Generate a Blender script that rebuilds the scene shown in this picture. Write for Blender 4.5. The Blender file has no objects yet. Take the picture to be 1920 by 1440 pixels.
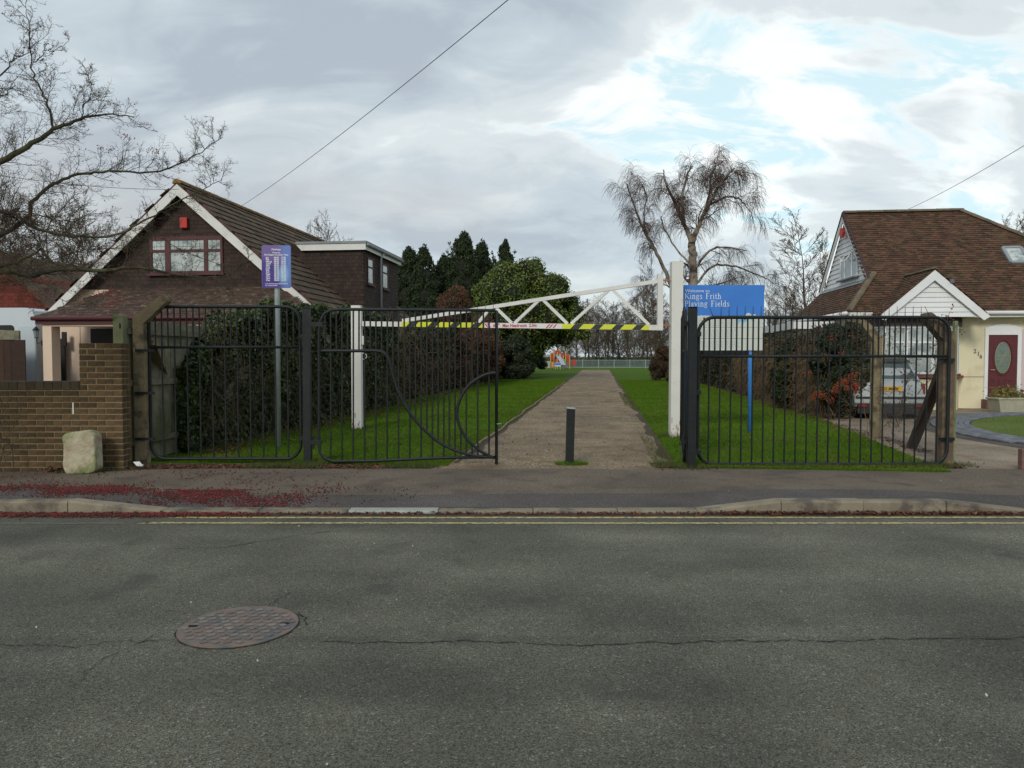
import bpy, math, random
import numpy as np
from mathutils import Vector, Matrix
R = math.radians
random.seed(5)
sc = bpy.context.scene
COL = sc.collection
# ---------------------------------------------------------------- camera
F = 1400.0; TH = math.atan(53 / F); CZ = 1.52; AL = math.atan(0.1186)
cam = bpy.data.objects.new('camera', bpy.data.cameras.new('camera'))
COL.objects.link(cam); sc.camera = cam
cam.location = (0, 0, CZ); cam.rotation_euler = (math.pi / 2 - TH, 0, 0)
cam.data.sensor_width = 36; cam.data.lens = 36 * F / 1920
cam.data.clip_start = .05; cam.data.clip_end = 2000
# ---------------------------------------------------------------- light
SUN_EL, SUN_AZ = 30.0, 200.0        # sun behind the camera, a little to the right; thin cloud spreads it
w = bpy.data.worlds.new('World'); sc.world = w; w.use_nodes = True
nt = w.node_tree; nt.nodes.clear(); N = nt.nodes.new; LK = nt.links.new
def wn(t, **k):
    n = N(t)
    for a, b in k.items(): setattr(n, a, b)
    return n
def wmath(op, a, b=None, c=None, clamp=False):
    n = N('ShaderNodeMath'); n.operation = op; n.use_clamp = clamp
    for i, v in enumerate((a, b, c)):
        if v is None: continue
        if isinstance(v, (int, float)): n.inputs[i].default_value = v
        else: LK(v, n.inputs[i])
    return n.outputs[0]
sky = wn('ShaderNodeTexSky', sky_type='NISHITA', sun_disc=False)
sky.sun_elevation = R(SUN_EL); sky.sun_rotation = R(SUN_AZ); sky.dust_density = 2.0; sky.air_density = 1.0
tc = N('ShaderNodeTexCoord'); sx = N('ShaderNodeSeparateXYZ'); LK(tc.outputs['Generated'], sx.inputs[0])
zz = wmath('ADD', wmath('MAXIMUM', sx.outputs[2], 0.0), 0.42)
cx = N('ShaderNodeCombineXYZ'); LK(wmath('DIVIDE', sx.outputs[0], zz), cx.inputs[0]); LK(wmath('DIVIDE', sx.outputs[1], zz), cx.inputs[1])
mp = N('ShaderNodeMapping'); LK(cx.outputs[0], mp.inputs[0]); mp.inputs['Rotation'].default_value = (0, 0, R(-38)); mp.inputs['Scale'].default_value = (1.25, 2.3, 1); mp.inputs['Location'].default_value = (3.1, 1.7, 0)
def wnoise(scale, det, rough, dist=0.0, off=0.0):
    n = N('ShaderNodeTexNoise'); n.inputs['Scale'].default_value = scale; n.inputs['Detail'].default_value = det
    n.inputs['Roughness'].default_value = rough; n.inputs['Distortion'].default_value = dist
    v = N('ShaderNodeVectorMath'); v.operation = 'ADD'; LK(mp.outputs[0], v.inputs[0]); v.inputs[1].default_value = (off, off * .7, 0)
    LK(v.outputs[0], n.inputs['Vector']); return n.outputs['Fac']
def wdot(px, py):                       # how near a direction of the sky is to one of its cloud breaks
    v = Vector(((px - 960) / F, 1, (667 - py) / F)).normalized()
    n = N('ShaderNodeVectorMath'); n.operation = 'DOT_PRODUCT'; LK(tc.outputs['Generated'], n.inputs[0]); n.inputs[1].default_value = v
    return n.outputs['Value']
def wramp(x, a, b, lo=0.0, hi=1.0, smooth=True):
    n = N('ShaderNodeMapRange'); n.interpolation_type = 'SMOOTHSTEP' if smooth else 'LINEAR'
    n.inputs['From Min'].default_value = a; n.inputs['From Max'].default_value = b
    n.inputs['To Min'].default_value = lo; n.inputs['To Max'].default_value = hi; LK(x, n.inputs['Value']); return n.outputs[0]
def wmix(f, a, b):
    n = N('ShaderNodeMix'); n.data_type = 'RGBA'
    if isinstance(f, (int, float)): n.inputs[0].default_value = f
    else: LK(f, n.inputs[0])
    for i, v in ((6, a), (7, b)):
        if isinstance(v, tuple): n.inputs[i].default_value = (*v, 1)
        else: LK(v, n.inputs[i])
    return n.outputs[2]
n1 = wnoise(1.5, 8, .52, .9); n2 = wnoise(4.0, 8, .58, .8, 5.3); n3 = wnoise(.55, 3, .5, 0, 9.1)
brk = wmath('ADD', wmath('MULTIPLY', wramp(wdot(1560, 120), .93, 1.0), .145), wmath('MULTIPLY', wramp(wdot(1330, 240), .98, 1.0), .13))
brk = wmath('ADD', brk, wmath('MULTIPLY', wramp(wdot(965, 215), .990, 1.0), .13))
brk = wmath('ADD', brk, wmath('MULTIPLY', wramp(wdot(1640, 380), .985, 1.0), .10))
brk = wmath('SUBTRACT', brk, wmath('MULTIPLY', wramp(wdot(350, 300), .86, 1.0), .05))
brk = wmath('SUBTRACT', brk, wmath('MULTIPLY', wramp(wdot(1620, 290), .992, 1.0), .12))
tot = wmath('ADD', wmath('ADD', wmath('MULTIPLY', n1, .62), wmath('MULTIPLY', n2, .30)), brk)
c = wmix(wramp(tot, .34, .47), (.455, .515, .575), (.58, .655, .70))
c = wmix(wramp(tot, .45, .57), c, (.74, .805, .82))
c = wmix(wramp(tot, .575, .665), c, (1.04, 1.07, 1.06))
c = wmix(wmath('MULTIPLY', wmath('MULTIPLY', wramp(tot, .60, .67), wramp(n2, .45, .60)), .78), c, (.60, .87, .95))
warm = wmath('MULTIPLY', wramp(n3, .48, .62), wramp(sx.outputs[2], .45, .08))
c = wmix(wmath('MULTIPLY', warm, .45), c, (.66, .63, .58))
bgc = N('ShaderNodeBackground'); LK(c, bgc.inputs[0]); bgc.inputs[1].default_value = 1.0
bgs = N('ShaderNodeBackground'); LK(sky.outputs[0], bgs.inputs[0]); bgs.inputs[1].default_value = .10
ms = N('ShaderNodeMixShader'); ms.inputs[0].default_value = .88; LK(bgs.outputs[0], ms.inputs[1]); LK(bgc.outputs[0], ms.inputs[2])
wo = N('ShaderNodeOutputWorld'); LK(ms.outputs[0], wo.inputs[0])
sun = bpy.data.objects.new('sun', bpy.data.lights.new('sun', 'SUN')); COL.objects.link(sun)
sun.data.energy = 1.5; sun.data.angle = R(14); sun.data.color = (1, .95, .86)
az = R(SUN_AZ); el = R(SUN_EL)
sdir = Vector((math.sin(az) * math.cos(el), math.cos(az) * math.cos(el), math.sin(el)))
sun.rotation_euler = sdir.to_track_quat('Z', 'Y').to_euler()
sc.view_settings.view_transform = 'Standard'; sc.view_settings.look = 'None'
sc.view_settings.exposure = 0.10; sc.view_settings.gamma = 1; sc.view_settings.use_curve_mapping = False
# ---------------------------------------------------------------- helpers
def P(px, py, Y):                                   # the point seen at a pixel, at distance Y
    u = (px - 960) / F; v = (720 - py) / F
    d = (u, math.cos(TH) + v * math.sin(TH), -math.sin(TH) + v * math.cos(TH)); s = Y / d[1]
    return Vector((d[0] * s, Y, CZ + d[2] * s))
def G(px, py, z=0.05):
    u = (px - 960) / F; v = (720 - py) / F
    d = (u, math.cos(TH) + v * math.sin(TH), -math.sin(TH) + v * math.cos(TH)); s = (z - CZ) / d[2]
    return Vector((d[0] * s, d[1] * s, z))
CA, SA = math.cos(AL), math.sin(AL)
def L(u, w, z=0.0): return Vector((u * CA + w * SA, -u * SA + w * CA, z))    # street-side frame turned with the park path
def LA(A):                                          # the same for an array
    A = np.asarray(A, float); return np.stack([A[:, 0] * CA + A[:, 1] * SA, -A[:, 0] * SA + A[:, 1] * CA, A[:, 2]], 1)

MATS = {}
def mat(name, col, rough=.8, col2=None, scale=4, bump=0.0, bscale=None, metal=0.0, island=0.0, objr=0.0, spec=.4, detail=5, stain=None, sscale=1.5, world=False, emis=None, trans=0, sth=(.5, .62)):
    m = bpy.data.materials.new(name); m.use_nodes = True; t = m.node_tree; n = t.nodes; l = t.links; b = n['Principled BSDF']
    b.inputs['Roughness'].default_value = rough; b.inputs['Metallic'].default_value = metal; b.inputs['Specular IOR Level'].default_value = spec
    co = n.new('ShaderNodeTexCoord').outputs['Object']
    if world: co = n.new('ShaderNodeNewGeometry').outputs['Position']
    def noise(s, d=detail):
        q = n.new('ShaderNodeTexNoise'); q.inputs['Scale'].default_value = s; q.inputs['Detail'].default_value = d; q.inputs['Roughness'].default_value = .6
        l.new(co, q.inputs['Vector']); return q.outputs['Fac']
    def mix(f, a, c_, ty='MIX'):
        q = n.new('ShaderNodeMix'); q.data_type = 'RGBA'; q.blend_type = ty
        if isinstance(f, (int, float)): q.inputs[0].default_value = f
        else: l.new(f, q.inputs[0])
        for i, v in ((6, a), (7, c_)):
            if isinstance(v, tuple): q.inputs[i].default_value = (*v, 1)
            else: l.new(v, q.inputs[i])
        return q.outputs[2]
    def rng(x, a, c_, lo=0., hi=1.):
        q = n.new('ShaderNodeMapRange'); l.new(x, q.inputs['Value'])
        for k, v in (('From Min', a), ('From Max', c_), ('To Min', lo), ('To Max', hi)): q.inputs[k].default_value = v
        return q.outputs[0]
    out = col
    if col2: out = mix(rng(noise(scale), .36, .64), col, col2)
    if stain: out = mix(rng(noise(sscale, 6), *sth), out, stain)
    if island or objr:
        r_ = n.new('ShaderNodeNewGeometry').outputs['Random Per Island'] if island else n.new('ShaderNodeObjectInfo').outputs['Random']
        k = island or objr
        g = n.new('ShaderNodeCombineColor'); v = rng(r_, 0, 1, 1 - k, 1 + k * .8)
        for i in range(3): l.new(v, g.inputs[i])
        out = mix(1.0, out, g.outputs[0], 'MULTIPLY')
    if isinstance(out, tuple): b.inputs['Base Color'].default_value = (*out, 1)
    else: l.new(out, b.inputs['Base Color'])
    if bump:
        q = n.new('ShaderNodeBump'); q.inputs['Strength'].default_value = bump; q.inputs['Distance'].default_value = .02
        l.new(noise(bscale or scale * 6, 6), q.inputs['Height']); l.new(q.outputs[0], b.inputs['Normal'])
    if trans:
        b.inputs['Transmission Weight'].default_value = trans
    if emis: b.inputs['Emission Color'].default_value = (*emis, 1); b.inputs['Emission Strength'].default_value = 1
    MATS[name] = m; m['h'] = 1
    return m

class MB:
    def __init__(s): s.v = []; s.f = []
    def add(s, vs, fs):
        o = len(s.v); s.v += [tuple(p) for p in vs]; s.f += [tuple(o + i for i in q) for q in fs]; return s
    def box(s, a, b):
        x0, y0, z0 = a; x1, y1, z1 = b
        return s.add([(x0,y0,z0),(x1,y0,z0),(x1,y1,z0),(x0,y1,z0),(x0,y0,z1),(x1,y0,z1),(x1,y1,z1),(x0,y1,z1)],
                     [(0,3,2,1),(4,5,6,7),(0,1,5,4),(1,2,6,5),(2,3,7,6),(3,0,4,7)])
    def cham(s, a, b, c):                            # box with chamfered edges
        import itertools
        bm = MB().box(a, b); x0,y0,z0 = a; x1,y1,z1 = b; vs = []; 
        for z, k in ((z0, c), (z0 + c, 0), (z1 - c, 0), (z1, c)):
            k2 = k
            vs += [(x0+k2,y0+k2+0,z),(x1-k2,y0+k2,z),(x1-k2,y1-k2,z),(x0+k2,y1-k2,z)]
        fs = [(3,2,1,0),(12,13,14,15)]
        for r in range(3):
            for i in range(4): j = (i+1)%4; fs.append((r*4+i, r*4+j, r*4+4+j, r*4+4+i))
        return s.add(vs, fs)
    def prism(s, poly, d):                           # 3D polygon extruded by vector d
        n = len(poly); poly = [Vector(p) for p in poly]; d = Vector(d)
        return s.add(poly + [p + d for p in poly], [tuple(range(n))[::-1], tuple(range(n, 2*n))] + [(i, (i+1)%n, n+(i+1)%n, n+i) for i in range(n)])
    def tube(s, pts, r, n=8, closed=False, cap=True):
        pts = [Vector(p) for p in pts]; m = len(pts); rs = r if isinstance(r, (list, tuple)) else [r]*m
        up = None; vs = []
        for i, p in enumerate(pts):
            a = pts[(i-1) % m] if (i or closed) else pts[i]; b = pts[(i+1) % m] if (i < m-1 or closed) else pts[i]
            d = (b - a).normalized()
            if up is None: up = Vector((0,0,1)) if abs(d.z) < .9 else Vector((0,1,0))
            x = d.cross(up)
            if x.length < 1e-5: x = d.orthogonal()
            x.normalize(); y = x.cross(d); up = y
            for k in range(n):
                t = 2*math.pi*k/n; vs.append(p + x*math.cos(t)*rs[i] + y*math.sin(t)*rs[i])
        fs = []
        for i in range(m if closed else m-1):
            j = (i+1) % m
            for k in range(n): q = (k+1) % n; fs.append((i*n+k, j*n+k, j*n+q, i*n+q))
        if cap and not closed: fs += [tuple(range(n)), tuple(range((m-1)*n, m*n))[::-1]]
        return s.add(vs, fs)
    def bar(s, p, q, wx, wy, up=(0,0,1)):            # rectangular bar between two points
        p = Vector(p); q = Vector(q); d = (q-p).normalized(); up = Vector(up); x = d.cross(up)
        if x.length < 1e-4: x = d.cross(Vector((0,1,0)))
        x.normalize(); y = x.cross(d); x = x*wx/2; y = y*wy/2
        return s.add([p-x-y,p+x-y,p+x+y,p-x+y,q-x-y,q+x-y,q+x+y,q-x+y], [(0,1,2,3),(7,6,5,4),(0,4,5,1),(1,5,6,2),(2,6,7,3),(3,7,4,0)])
    def mesh(s, name, org=(0,0,0)):
        me = bpy.data.meshes.new(name); o = org
        me.from_pydata([(a-o[0], b-o[1], c_-o[2]) for a, b, c_ in s.v], [], s.f); me.update(); return me
def link(name, me, m=None, parent=None, loc=None, smooth=False):
    o = bpy.data.objects.new(name, me); COL.objects.link(o)
    if m is not None and not me.materials: me.materials.append(m)
    if parent is not None: o.parent = parent
    if loc is not None: o.location = loc
    if smooth: me.polygons.foreach_set('use_smooth', [True]*len(me.polygons))
    return o
def tag(o, label=None, cat=None, group=None, kind=None):
    if label: o['label'] = label
    if cat: o['category'] = cat
    if group: o['group'] = group
    if kind: o['kind'] = kind
    return o
class Thing:                                         # an Empty at a thing's base; its parts are given in org's frame
    def __init__(s, name, label, cat, org, turned=False, group=None, kind=None):
        s.org = Vector(org); s.e = bpy.data.objects.new(name, None); COL.objects.link(s.e)
        if turned: s.e.location = L(*s.org); s.e.rotation_euler = (0, 0, -AL)
        else: s.e.location = s.org
        s.e.empty_display_size = .2; tag(s.e, label, cat, group, kind)
    def part(s, name, mb, m, parent=None, smooth=False, stuff=False, label=None):
        me = mb.mesh(name, s.org) if isinstance(mb, MB) else mb
        o = link(name, me, m, parent or s.e, smooth=smooth)
        if stuff: o['kind'] = 'stuff'
        if label: o['label'] = label
        return o
    def pmesh(s, name, me, loc, m=None, parent=None, rot=None):
        o = link(name, me, m, parent or s.e, Vector(loc) - s.org)
        if rot: o.rotation_euler = rot
        return o
def npmesh(name, V, Fq):
    V = np.asarray(V, np.float32); Fq = np.asarray(Fq, np.int32); k = Fq.shape[1]
    me = bpy.data.meshes.new(name); me.vertices.add(len(V)); me.vertices.foreach_set('co', V.ravel())
    me.loops.add(Fq.size); me.loops.foreach_set('vertex_index', Fq.ravel()); me.polygons.add(len(Fq))
    me.polygons.foreach_set('loop_start', np.arange(0, Fq.size, k, dtype=np.int32)); me.update(calc_edges=True); return me
def nrm(a): return a / np.maximum(np.linalg.norm(a, axis=1, keepdims=True), 1e-9)
def segmesh(name, S, n=3, org=(0,0,0)):              # list of (p0, p1, r0, r1) -> tubes
    A = np.array([(*s[0], *s[1], s[2], s[3]) for s in S], float); p0 = A[:, :3] - org; p1 = A[:, 3:6] - org
    d = nrm(p1 - p0); ref = np.where(np.abs(d[:, 2:3]) < .9, [[0, 0, 1.]], [[1., 0, 0]]); x = nrm(np.cross(d, ref)); y = np.cross(x, d)
    V = []
    for p, r in ((p0, A[:, 6:7]), (p1, A[:, 7:8])):
        for k in range(n):
            t = 2*math.pi*k/n; V.append(p + (x*math.cos(t) + y*math.sin(t)) * r)
    V = np.stack(V, 1).reshape(-1, 3); b = np.arange(len(A))[:, None] * 2*n
    Fq = np.concatenate([b + np.array([[k, (k+1) % n, n+(k+1) % n, n+k]]) for k in range(n)], 0)
    return npmesh(name, V, Fq)
RG = np.random.default_rng(11)
def leafmesh(name, C, size, nrmv=None, aspect=.55, jit=.6, org=(0,0,0), droop=0.0):
    C = np.asarray(C, float) - org; n = len(C); size = np.broadcast_to(size, (n,))
    nv = RG.normal(size=(n, 3)) if nrmv is None else nrm(nrmv) + RG.normal(size=(n, 3)) * jit
    nv = nrm(nv); t = nrm(np.cross(nv, RG.normal(size=(n, 3))))
    if droop: t = nrm(t + np.array([[0, 0, -droop]])); 
    bt = nrm(np.cross(nv, t)); s = (size * RG.uniform(.6, 1.3, n))[:, None]
    V = np.stack([C - t*s*.5, C + bt*s*aspect*.5 + nv*s*.08, C + t*s*.5, C - bt*s*aspect*.5 + nv*s*.08], 1).reshape(-1, 3)
    b = np.arange(n)[:, None]*4
    return npmesh(name, V, np.concatenate([b + [[0, 1, 2]], b + [[0, 2, 3]]], 0))
def text(s, size, m, x_scale=1.0, ext=.001, italic=0.0, bold=0.0, align='LEFT'):
    cu = bpy.data.curves.new('text', 'FONT'); cu.body = s; cu.size = size; cu.extrude = ext; cu.resolution_u = 2; cu.shear = italic; cu.offset = bold; cu.align_x = align
    o = bpy.data.objects.new('text', cu); me = bpy.data.meshes.new_from_object(o); bpy.data.objects.remove(o)
    if x_scale != 1: me.transform(Matrix.Diagonal((x_scale, 1, 1, 1)))
    me.materials.clear(); me.materials.append(m); return me
def inpoly(x, y, poly):
    r = False; j = len(poly) - 1
    for i in range(len(poly)):
        xi, yi = poly[i]; xj, yj = poly[j]
        if (yi > y) != (yj > y) and x < (xj-xi)*(y-yi)/(yj-yi) + xi: r = not r
        j = i
    return r
def tiles(mb, O, a, b, poly, tw, g, th=.018, jit=.003, rnd=None, holes=()):
    """overlapping tiles on a plane: O origin, a along the courses, b up the slope; poly in (s, t)"""
    rnd = rnd or random; O = Vector(O); a = Vector(a).normalized(); b = Vector(b).normalized(); nn = a.cross(b).normalized()
    s0 = min(p[0] for p in poly); s1 = max(p[0] for p in poly); t0 = min(p[1] for p in poly); t1 = max(p[1] for p in poly)
    row = 0; t = t0
    while t < t1:
        s = s0 - (tw/2 if row % 2 else 0)
        while s < s1:
            if inpoly(s + tw/2, t + g/2, poly) and not any(inpoly(s + tw/2, t + g/2, h) for h in holes):
                e = .003; j = rnd.uniform(-jit, jit); k = rnd.uniform(-jit, jit)
                A = O + a*(s+e) + b*(t-.01+j); B = O + a*(s+tw-e) + b*(t-.01+j); C_ = B + b*(g+.02); D = A + b*(g+.02)
                up = nn*(th + k); lo = nn*.004
                mb.add([A+up, B+up, C_+lo, D+lo, A, B], [(0,1,2,3),(4,5,1,0),(4,0,3),(5,2,1)])
            s += tw
        t += g; row += 1
    return mb
def plane(mb, O, a, b, poly, th):
    O = Vector(O); a = Vector(a).normalized(); b = Vector(b).normalized(); nn = a.cross(b).normalized()
    return mb.prism([O + a*p[0] + b*p[1] for p in poly], -nn*th)
# ---------------------------------------------------------------- materials
def asphalt(name, base, chip, tint, sc_=150, bumpy=.7, patch=.35, dark=None, lanes=False):
    m = bpy.data.materials.new(name); m.use_nodes = True; t = m.node_tree; n = t.nodes; l = t.links; b = n['Principled BSDF']
    b.inputs['Roughness'].default_value = .85; b.inputs['Specular IOR Level'].default_value = .3
    pos = n.new('ShaderNodeNewGeometry').outputs['Position']
    v = n.new('ShaderNodeTexVoronoi'); v.inputs['Scale'].default_value = sc_; l.new(pos, v.inputs['Vector'])
    v2 = n.new('ShaderNodeTexVoronoi'); v2.inputs['Scale'].default_value = sc_*.6; l.new(pos, v2.inputs['Vector'])
    def noise(s, d=5):
        q = n.new('ShaderNodeTexNoise'); q.inputs['Scale'].default_value = s; q.inputs['Detail'].default_value = d; l.new(pos, q.inputs['Vector']); return q.outputs['Fac']
    def mr(x, a, c, lo, hi):
        q = n.new('ShaderNodeMapRange'); l.new(x, q.inputs['Value'])
        for k, vv in (('From Min', a), ('From Max', c), ('To Min', lo), ('To Max', hi)): q.inputs[k].default_value = vv
        return q.outputs[0]
    def mix(f, a, c, ty='MIX'):
        q = n.new('ShaderNodeMix'); q.data_type = 'RGBA'; q.blend_type = ty
        if isinstance(f, (int, float)): q.inputs[0].default_value = f
        else: l.new(f, q.inputs[0])
        for i, vv in ((6, a), (7, c)):
            if isinstance(vv, tuple): q.inputs[i].default_value = (*vv, 1)
            else: l.new(vv, q.inputs[i])
        return q.outputs[2]
    sp = n.new('ShaderNodeSeparateColor'); l.new(v.outputs['Color'], sp.inputs[0])
    sp2 = n.new('ShaderNodeSeparateColor'); l.new(v2.outputs['Color'], sp2.inputs[0])
    c = mix(mr(sp.outputs[0], .1, .9, 0, 1), tuple(x*.35 for x in base), tuple(x*1.6 for x in base))
    c = mix(mr(sp2.outputs[1], .55, 1, 0, .5), c, tint)
    c = mix(mr(sp2.outputs[0], .984, .988, 0, .8), c, chip)
    c = mix(mr(sp.outputs[2], .985, .99, 0, .8), c, chip)
    pch = n.new('ShaderNodeCombineColor'); pv = mr(noise(.9, 7), .3, .7, 1-patch, 1+patch)
    for i in range(3): l.new(pv, pch.inputs[i])
    c = mix(1.0, c, pch.outputs[0], 'MULTIPLY')
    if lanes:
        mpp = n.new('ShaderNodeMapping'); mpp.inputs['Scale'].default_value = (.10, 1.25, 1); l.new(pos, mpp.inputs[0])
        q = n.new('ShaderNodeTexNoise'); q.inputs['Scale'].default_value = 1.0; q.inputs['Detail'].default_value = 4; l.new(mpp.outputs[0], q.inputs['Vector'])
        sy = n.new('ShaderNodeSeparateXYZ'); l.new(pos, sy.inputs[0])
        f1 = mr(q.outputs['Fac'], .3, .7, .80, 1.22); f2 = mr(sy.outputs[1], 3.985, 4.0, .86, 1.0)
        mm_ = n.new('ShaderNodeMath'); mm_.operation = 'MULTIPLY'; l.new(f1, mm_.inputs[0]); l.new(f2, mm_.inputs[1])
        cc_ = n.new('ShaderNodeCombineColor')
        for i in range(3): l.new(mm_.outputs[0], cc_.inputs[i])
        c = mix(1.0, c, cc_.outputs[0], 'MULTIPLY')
        c = mix(mr(noise(1.7, 8), .60, .70, 0, .55), c, (.045, .045, .04))
    if dark: c = mix(mr(noise(2.3, 8), .52, .66, 0, .8), c, dark)
    l.new(c, b.inputs['Base Color'])
    bp = n.new('ShaderNodeBump'); bp.inputs['Strength'].default_value = bumpy; bp.inputs['Distance'].default_value = .006
    l.new(v.outputs['Distance'], bp.inputs['Height']); l.new(bp.outputs[0], b.inputs['Normal'])
    return m
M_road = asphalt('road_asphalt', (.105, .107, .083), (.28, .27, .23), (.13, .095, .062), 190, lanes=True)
M_pave = asphalt('pavement_asphalt', (.125, .100, .074), (.25, .22, .18), (.13, .09, .062), 190, .4, .22, (.085, .06, .05))
M_strip = asphalt('reinstated_asphalt', (.080, .070, .064), (.2, .19, .17), (.08, .07, .065), 190, .4, .3)
M_path = asphalt('path_gravel', (.215, .160, .098), (.38, .34, .28), (.12, .09, .06), 70, .5, .3, (.115, .085, .05))
M_drive = asphalt('driveway_concrete', (.25, .20, .145), (.33, .29, .24), (.2, .15, .11), 170, .3, .25, (.17, .13, .09))
M_soil = mat('soil', (.045, .032, .022), .95, (.075, .05, .03), 6, .6, 40, world=True)
M_lawn = mat('lawn_turf', (.052, .105, .010), .95, (.068, .125, .014), 1.4, .6, 60, world=True, spec=.05, stain=(.075, .085, .02), sscale=.55, sth=(.55, .72))
M_field = mat('field_grass', (.075, .125, .02), .95, (.09, .13, .03), .3, .5, 30, world=True, spec=.02)
M_kerb = mat('kerb_concrete', (.25, .215, .155), .9, (.185, .16, .115), 5, .5, 60, objr=.12, stain=(.10, .085, .07), sscale=3)
M_yellow = mat('road_paint_yellow', (.50, .42, .17), .8, (.40, .34, .15), 20, .3, 120, world=True, stain=(.13, .115, .09), sscale=22, sth=(.47, .62))
M_crack = mat('crack_dark', (.018, .018, .018), 1)
M_iron = mat('cast_iron', (.155, .118, .100), .75, (.19, .135, .11), 9, .4, 60, stain=(.09, .10, .10), sscale=6, sth=(.45, .6))
M_black = mat('black_steel_paint', (.008, .011, .012), .5, (.014, .017, .018), 14, .1, 80, spec=.3)
M_white = mat('white_paint', (.60, .61, .58), .5, (.66, .66, .63), 3, .1, 30, stain=(.42, .42, .36), sscale=2.2, sth=(.56, .8))
M_upvc = mat('white_plastic', (.74, .75, .76), .4, (.69, .70, .70), 3)
M_galv = mat('galvanised_steel', (.30, .36, .36), .5, (.38, .43, .43), 12, metal=.3)
M_conc = mat('weathered_concrete', (.27, .215, .125), .95, (.19, .155, .09), 9, .7, 60, stain=(.09, .075, .045), sscale=5)
M_concg = mat('algae_concrete', (.22, .23, .13), .95, (.17, .19, .10), 7, .6, 60, stain=(.10, .13, .05), sscale=4)
M_wood = mat('grey_fence_wood', (.20, .19, .13), .9, (.13, .12, .08), 8, .5, 40, objr=.15, stain=(.09, .10, .05))
M_brownwood = mat('brown_fence_wood', (.055, .028, .018), .85, (.040, .020, .013), 8, .4, 40, objr=.3)
M_brick = mat('brown_brick', (.125, .078, .034), .92, (.085, .054, .026), 16, .6, 90, objr=.28, stain=(.055, .042, .024), sscale=7)
M_mortar = mat('mortar', (.30, .225, .12), .95, (.22, .165, .085), 10, .5, 60)
M_stone = mat('painted_stone', (.46, .43, .31), .95, (.33, .26, .17), 6, .8, 30, stain=(.20, .24, .10), sscale=4)
# ================================================================ SETTING
def sheet(name, poly, z, m, kind='structure'):
    me = bpy.data.meshes.new(name); me.from_pydata([(p[0], p[1], z if len(p) < 3 else p[2]) for p in poly], [], [tuple(range(len(poly)))]); me.update()
    o = link(name, me, m); o['kind'] = kind; return o
sheet('ground', [(-600, -60), (600, -60), (600, 900), (-600, 900)], -.06, M_soil)
road = sheet('road', [(-70, -7), (70, -7), (70, 7.16), (-70, 7.16)], 0, M_road)
sheet('far_field', [(-300, 30), (300, 30), (300, 700), (-300, 700)], .02, M_field)
# kerb: stones high at both sides, dropped in front of the gate
KY0, KY1 = 7.13, 7.27
kpx = [-600, -420, -240, -60, 121, 300, 480, 650, 820, 1000, 1160, 1310, 1468, 1624, 1780, 1945, 2120, 2300, 2480]
kzz = [.125]*5 + [.032]*7 + [.125]*3 + [.032]*4
kx = [(p - 960)/F*KY0 for p in kpx]
def kz(x): return float(np.interp(x, kx, kzz))
kerb = Thing('kerb', None, None, (0, KY0, 0), kind='structure')
for i in range(len(kx)-1):
    a, b_ = kx[i]+.004, kx[i+1]-.004; za, zb = kzz[i], kzz[i+1]; c_ = .012; mb = MB(); vs = []
    dz = random.uniform(-.003, .003); dy = random.uniform(-.006, .004)
    for x, z in ((a, za), (b_, zb)):
        vs += [(x, KY0+dy, -.05), (x, KY0+dy, z-c_*1.5+dz), (x, KY0+dy+c_, z+dz), (x, KY1, z+dz), (x, KY1, -.05)]
    mb.add(vs, [(0,1,2,3,4), (9,8,7,6,5)] + [(j, 5+j, 6+j, j+1) for j in range(4)])
    kerb.part('kerb_stone', mb, mat('kerb_pale', (.34, .355, .31), .9, (.27, .28, .24), 5, .4, 60) if i == 7 else M_kerb)
def backline(x): return 9.42 + .24*float(np.interp(x, [-5.2, -4.4, 8], [0, 1, 1])) + .02*math.sin(x*3.1) + .015*math.sin(x*7.7)
def pavez(x, y):
    t = min(1, max(0, (y-KY1)/1.6)); return (kz(x)-.004)*(1-t) + .052*t
def paveobj(y0f, y1f, m, lift):
    xs = np.linspace(-22, 24, 185); V = []; Q = []; ny = 6
    for i, x in enumerate(xs):
        for j in range(ny):
            a = y0f(x); b_ = y1f(x); y = a + (b_-a)*j/(ny-1); V.append((x, y, pavez(x, y)+lift))
    for i in range(len(xs)-1):
        for j in range(ny-1): k = i*ny+j; Q.append((k, k+ny, k+ny+1, k+1))
    o = link('pavement', npmesh('pavement', V, Q), m); o['kind'] = 'structure'; return o
paveobj(lambda x: KY1, backline, M_pave, 0)
sx_ = lambda x: 7.93 + .05*math.sin(x*.9+.5) + .01*math.sin(x*9)
so = paveobj(lambda x: KY1, sx_, M_strip, .004)
# lawns, park path
sheet('lawn', [tuple(L(u, w_)[:2]) for u, w_ in ((-9, 9.0), (-1.9, 9.55), (-1.9, 100), (-9, 100))], .046, M_lawn)
lw = sheet('lawn', [tuple(L(u, w_)[:2]) for u, w_ in ((.9, 9.85), (4.42, 10.25), (4.70, 13.4), (5.2, 19), (5.2, 100), (.9, 100))], .046, M_lawn)
pth = []
for i in range(60):
    w_ = 9.75 + (i/59)**1.8*68; e = .04*math.sin(w_*2.3) + .03*math.sin(w_*5.1); pth.append((-1.87+e-.25*max(0, 1-(w_-9.75)/1.2), w_))
for i in range(59, -1, -1):
    w_ = 9.75 + (i/59)**1.8*68; e = .05*math.sin(w_*1.9+2) + .04*math.sin(w_*4.3); pth.append((.90+e+.12*max(0, 1-(w_-9.75)/1.0), w_))
sheet('path', [tuple(L(u, w_)[:2]) for u, w_ in [(-2.2, 9.3)] + pth + [(1.1, 9.3)]], .0515, M_path)
dst = sheet('path_margin', [tuple(L(u, w_)[:2]) for u, w_ in ((-2.06, 9.7), (1.02, 9.7), (1.02, 78), (-2.0, 78))], .0485, M_soil)
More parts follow.
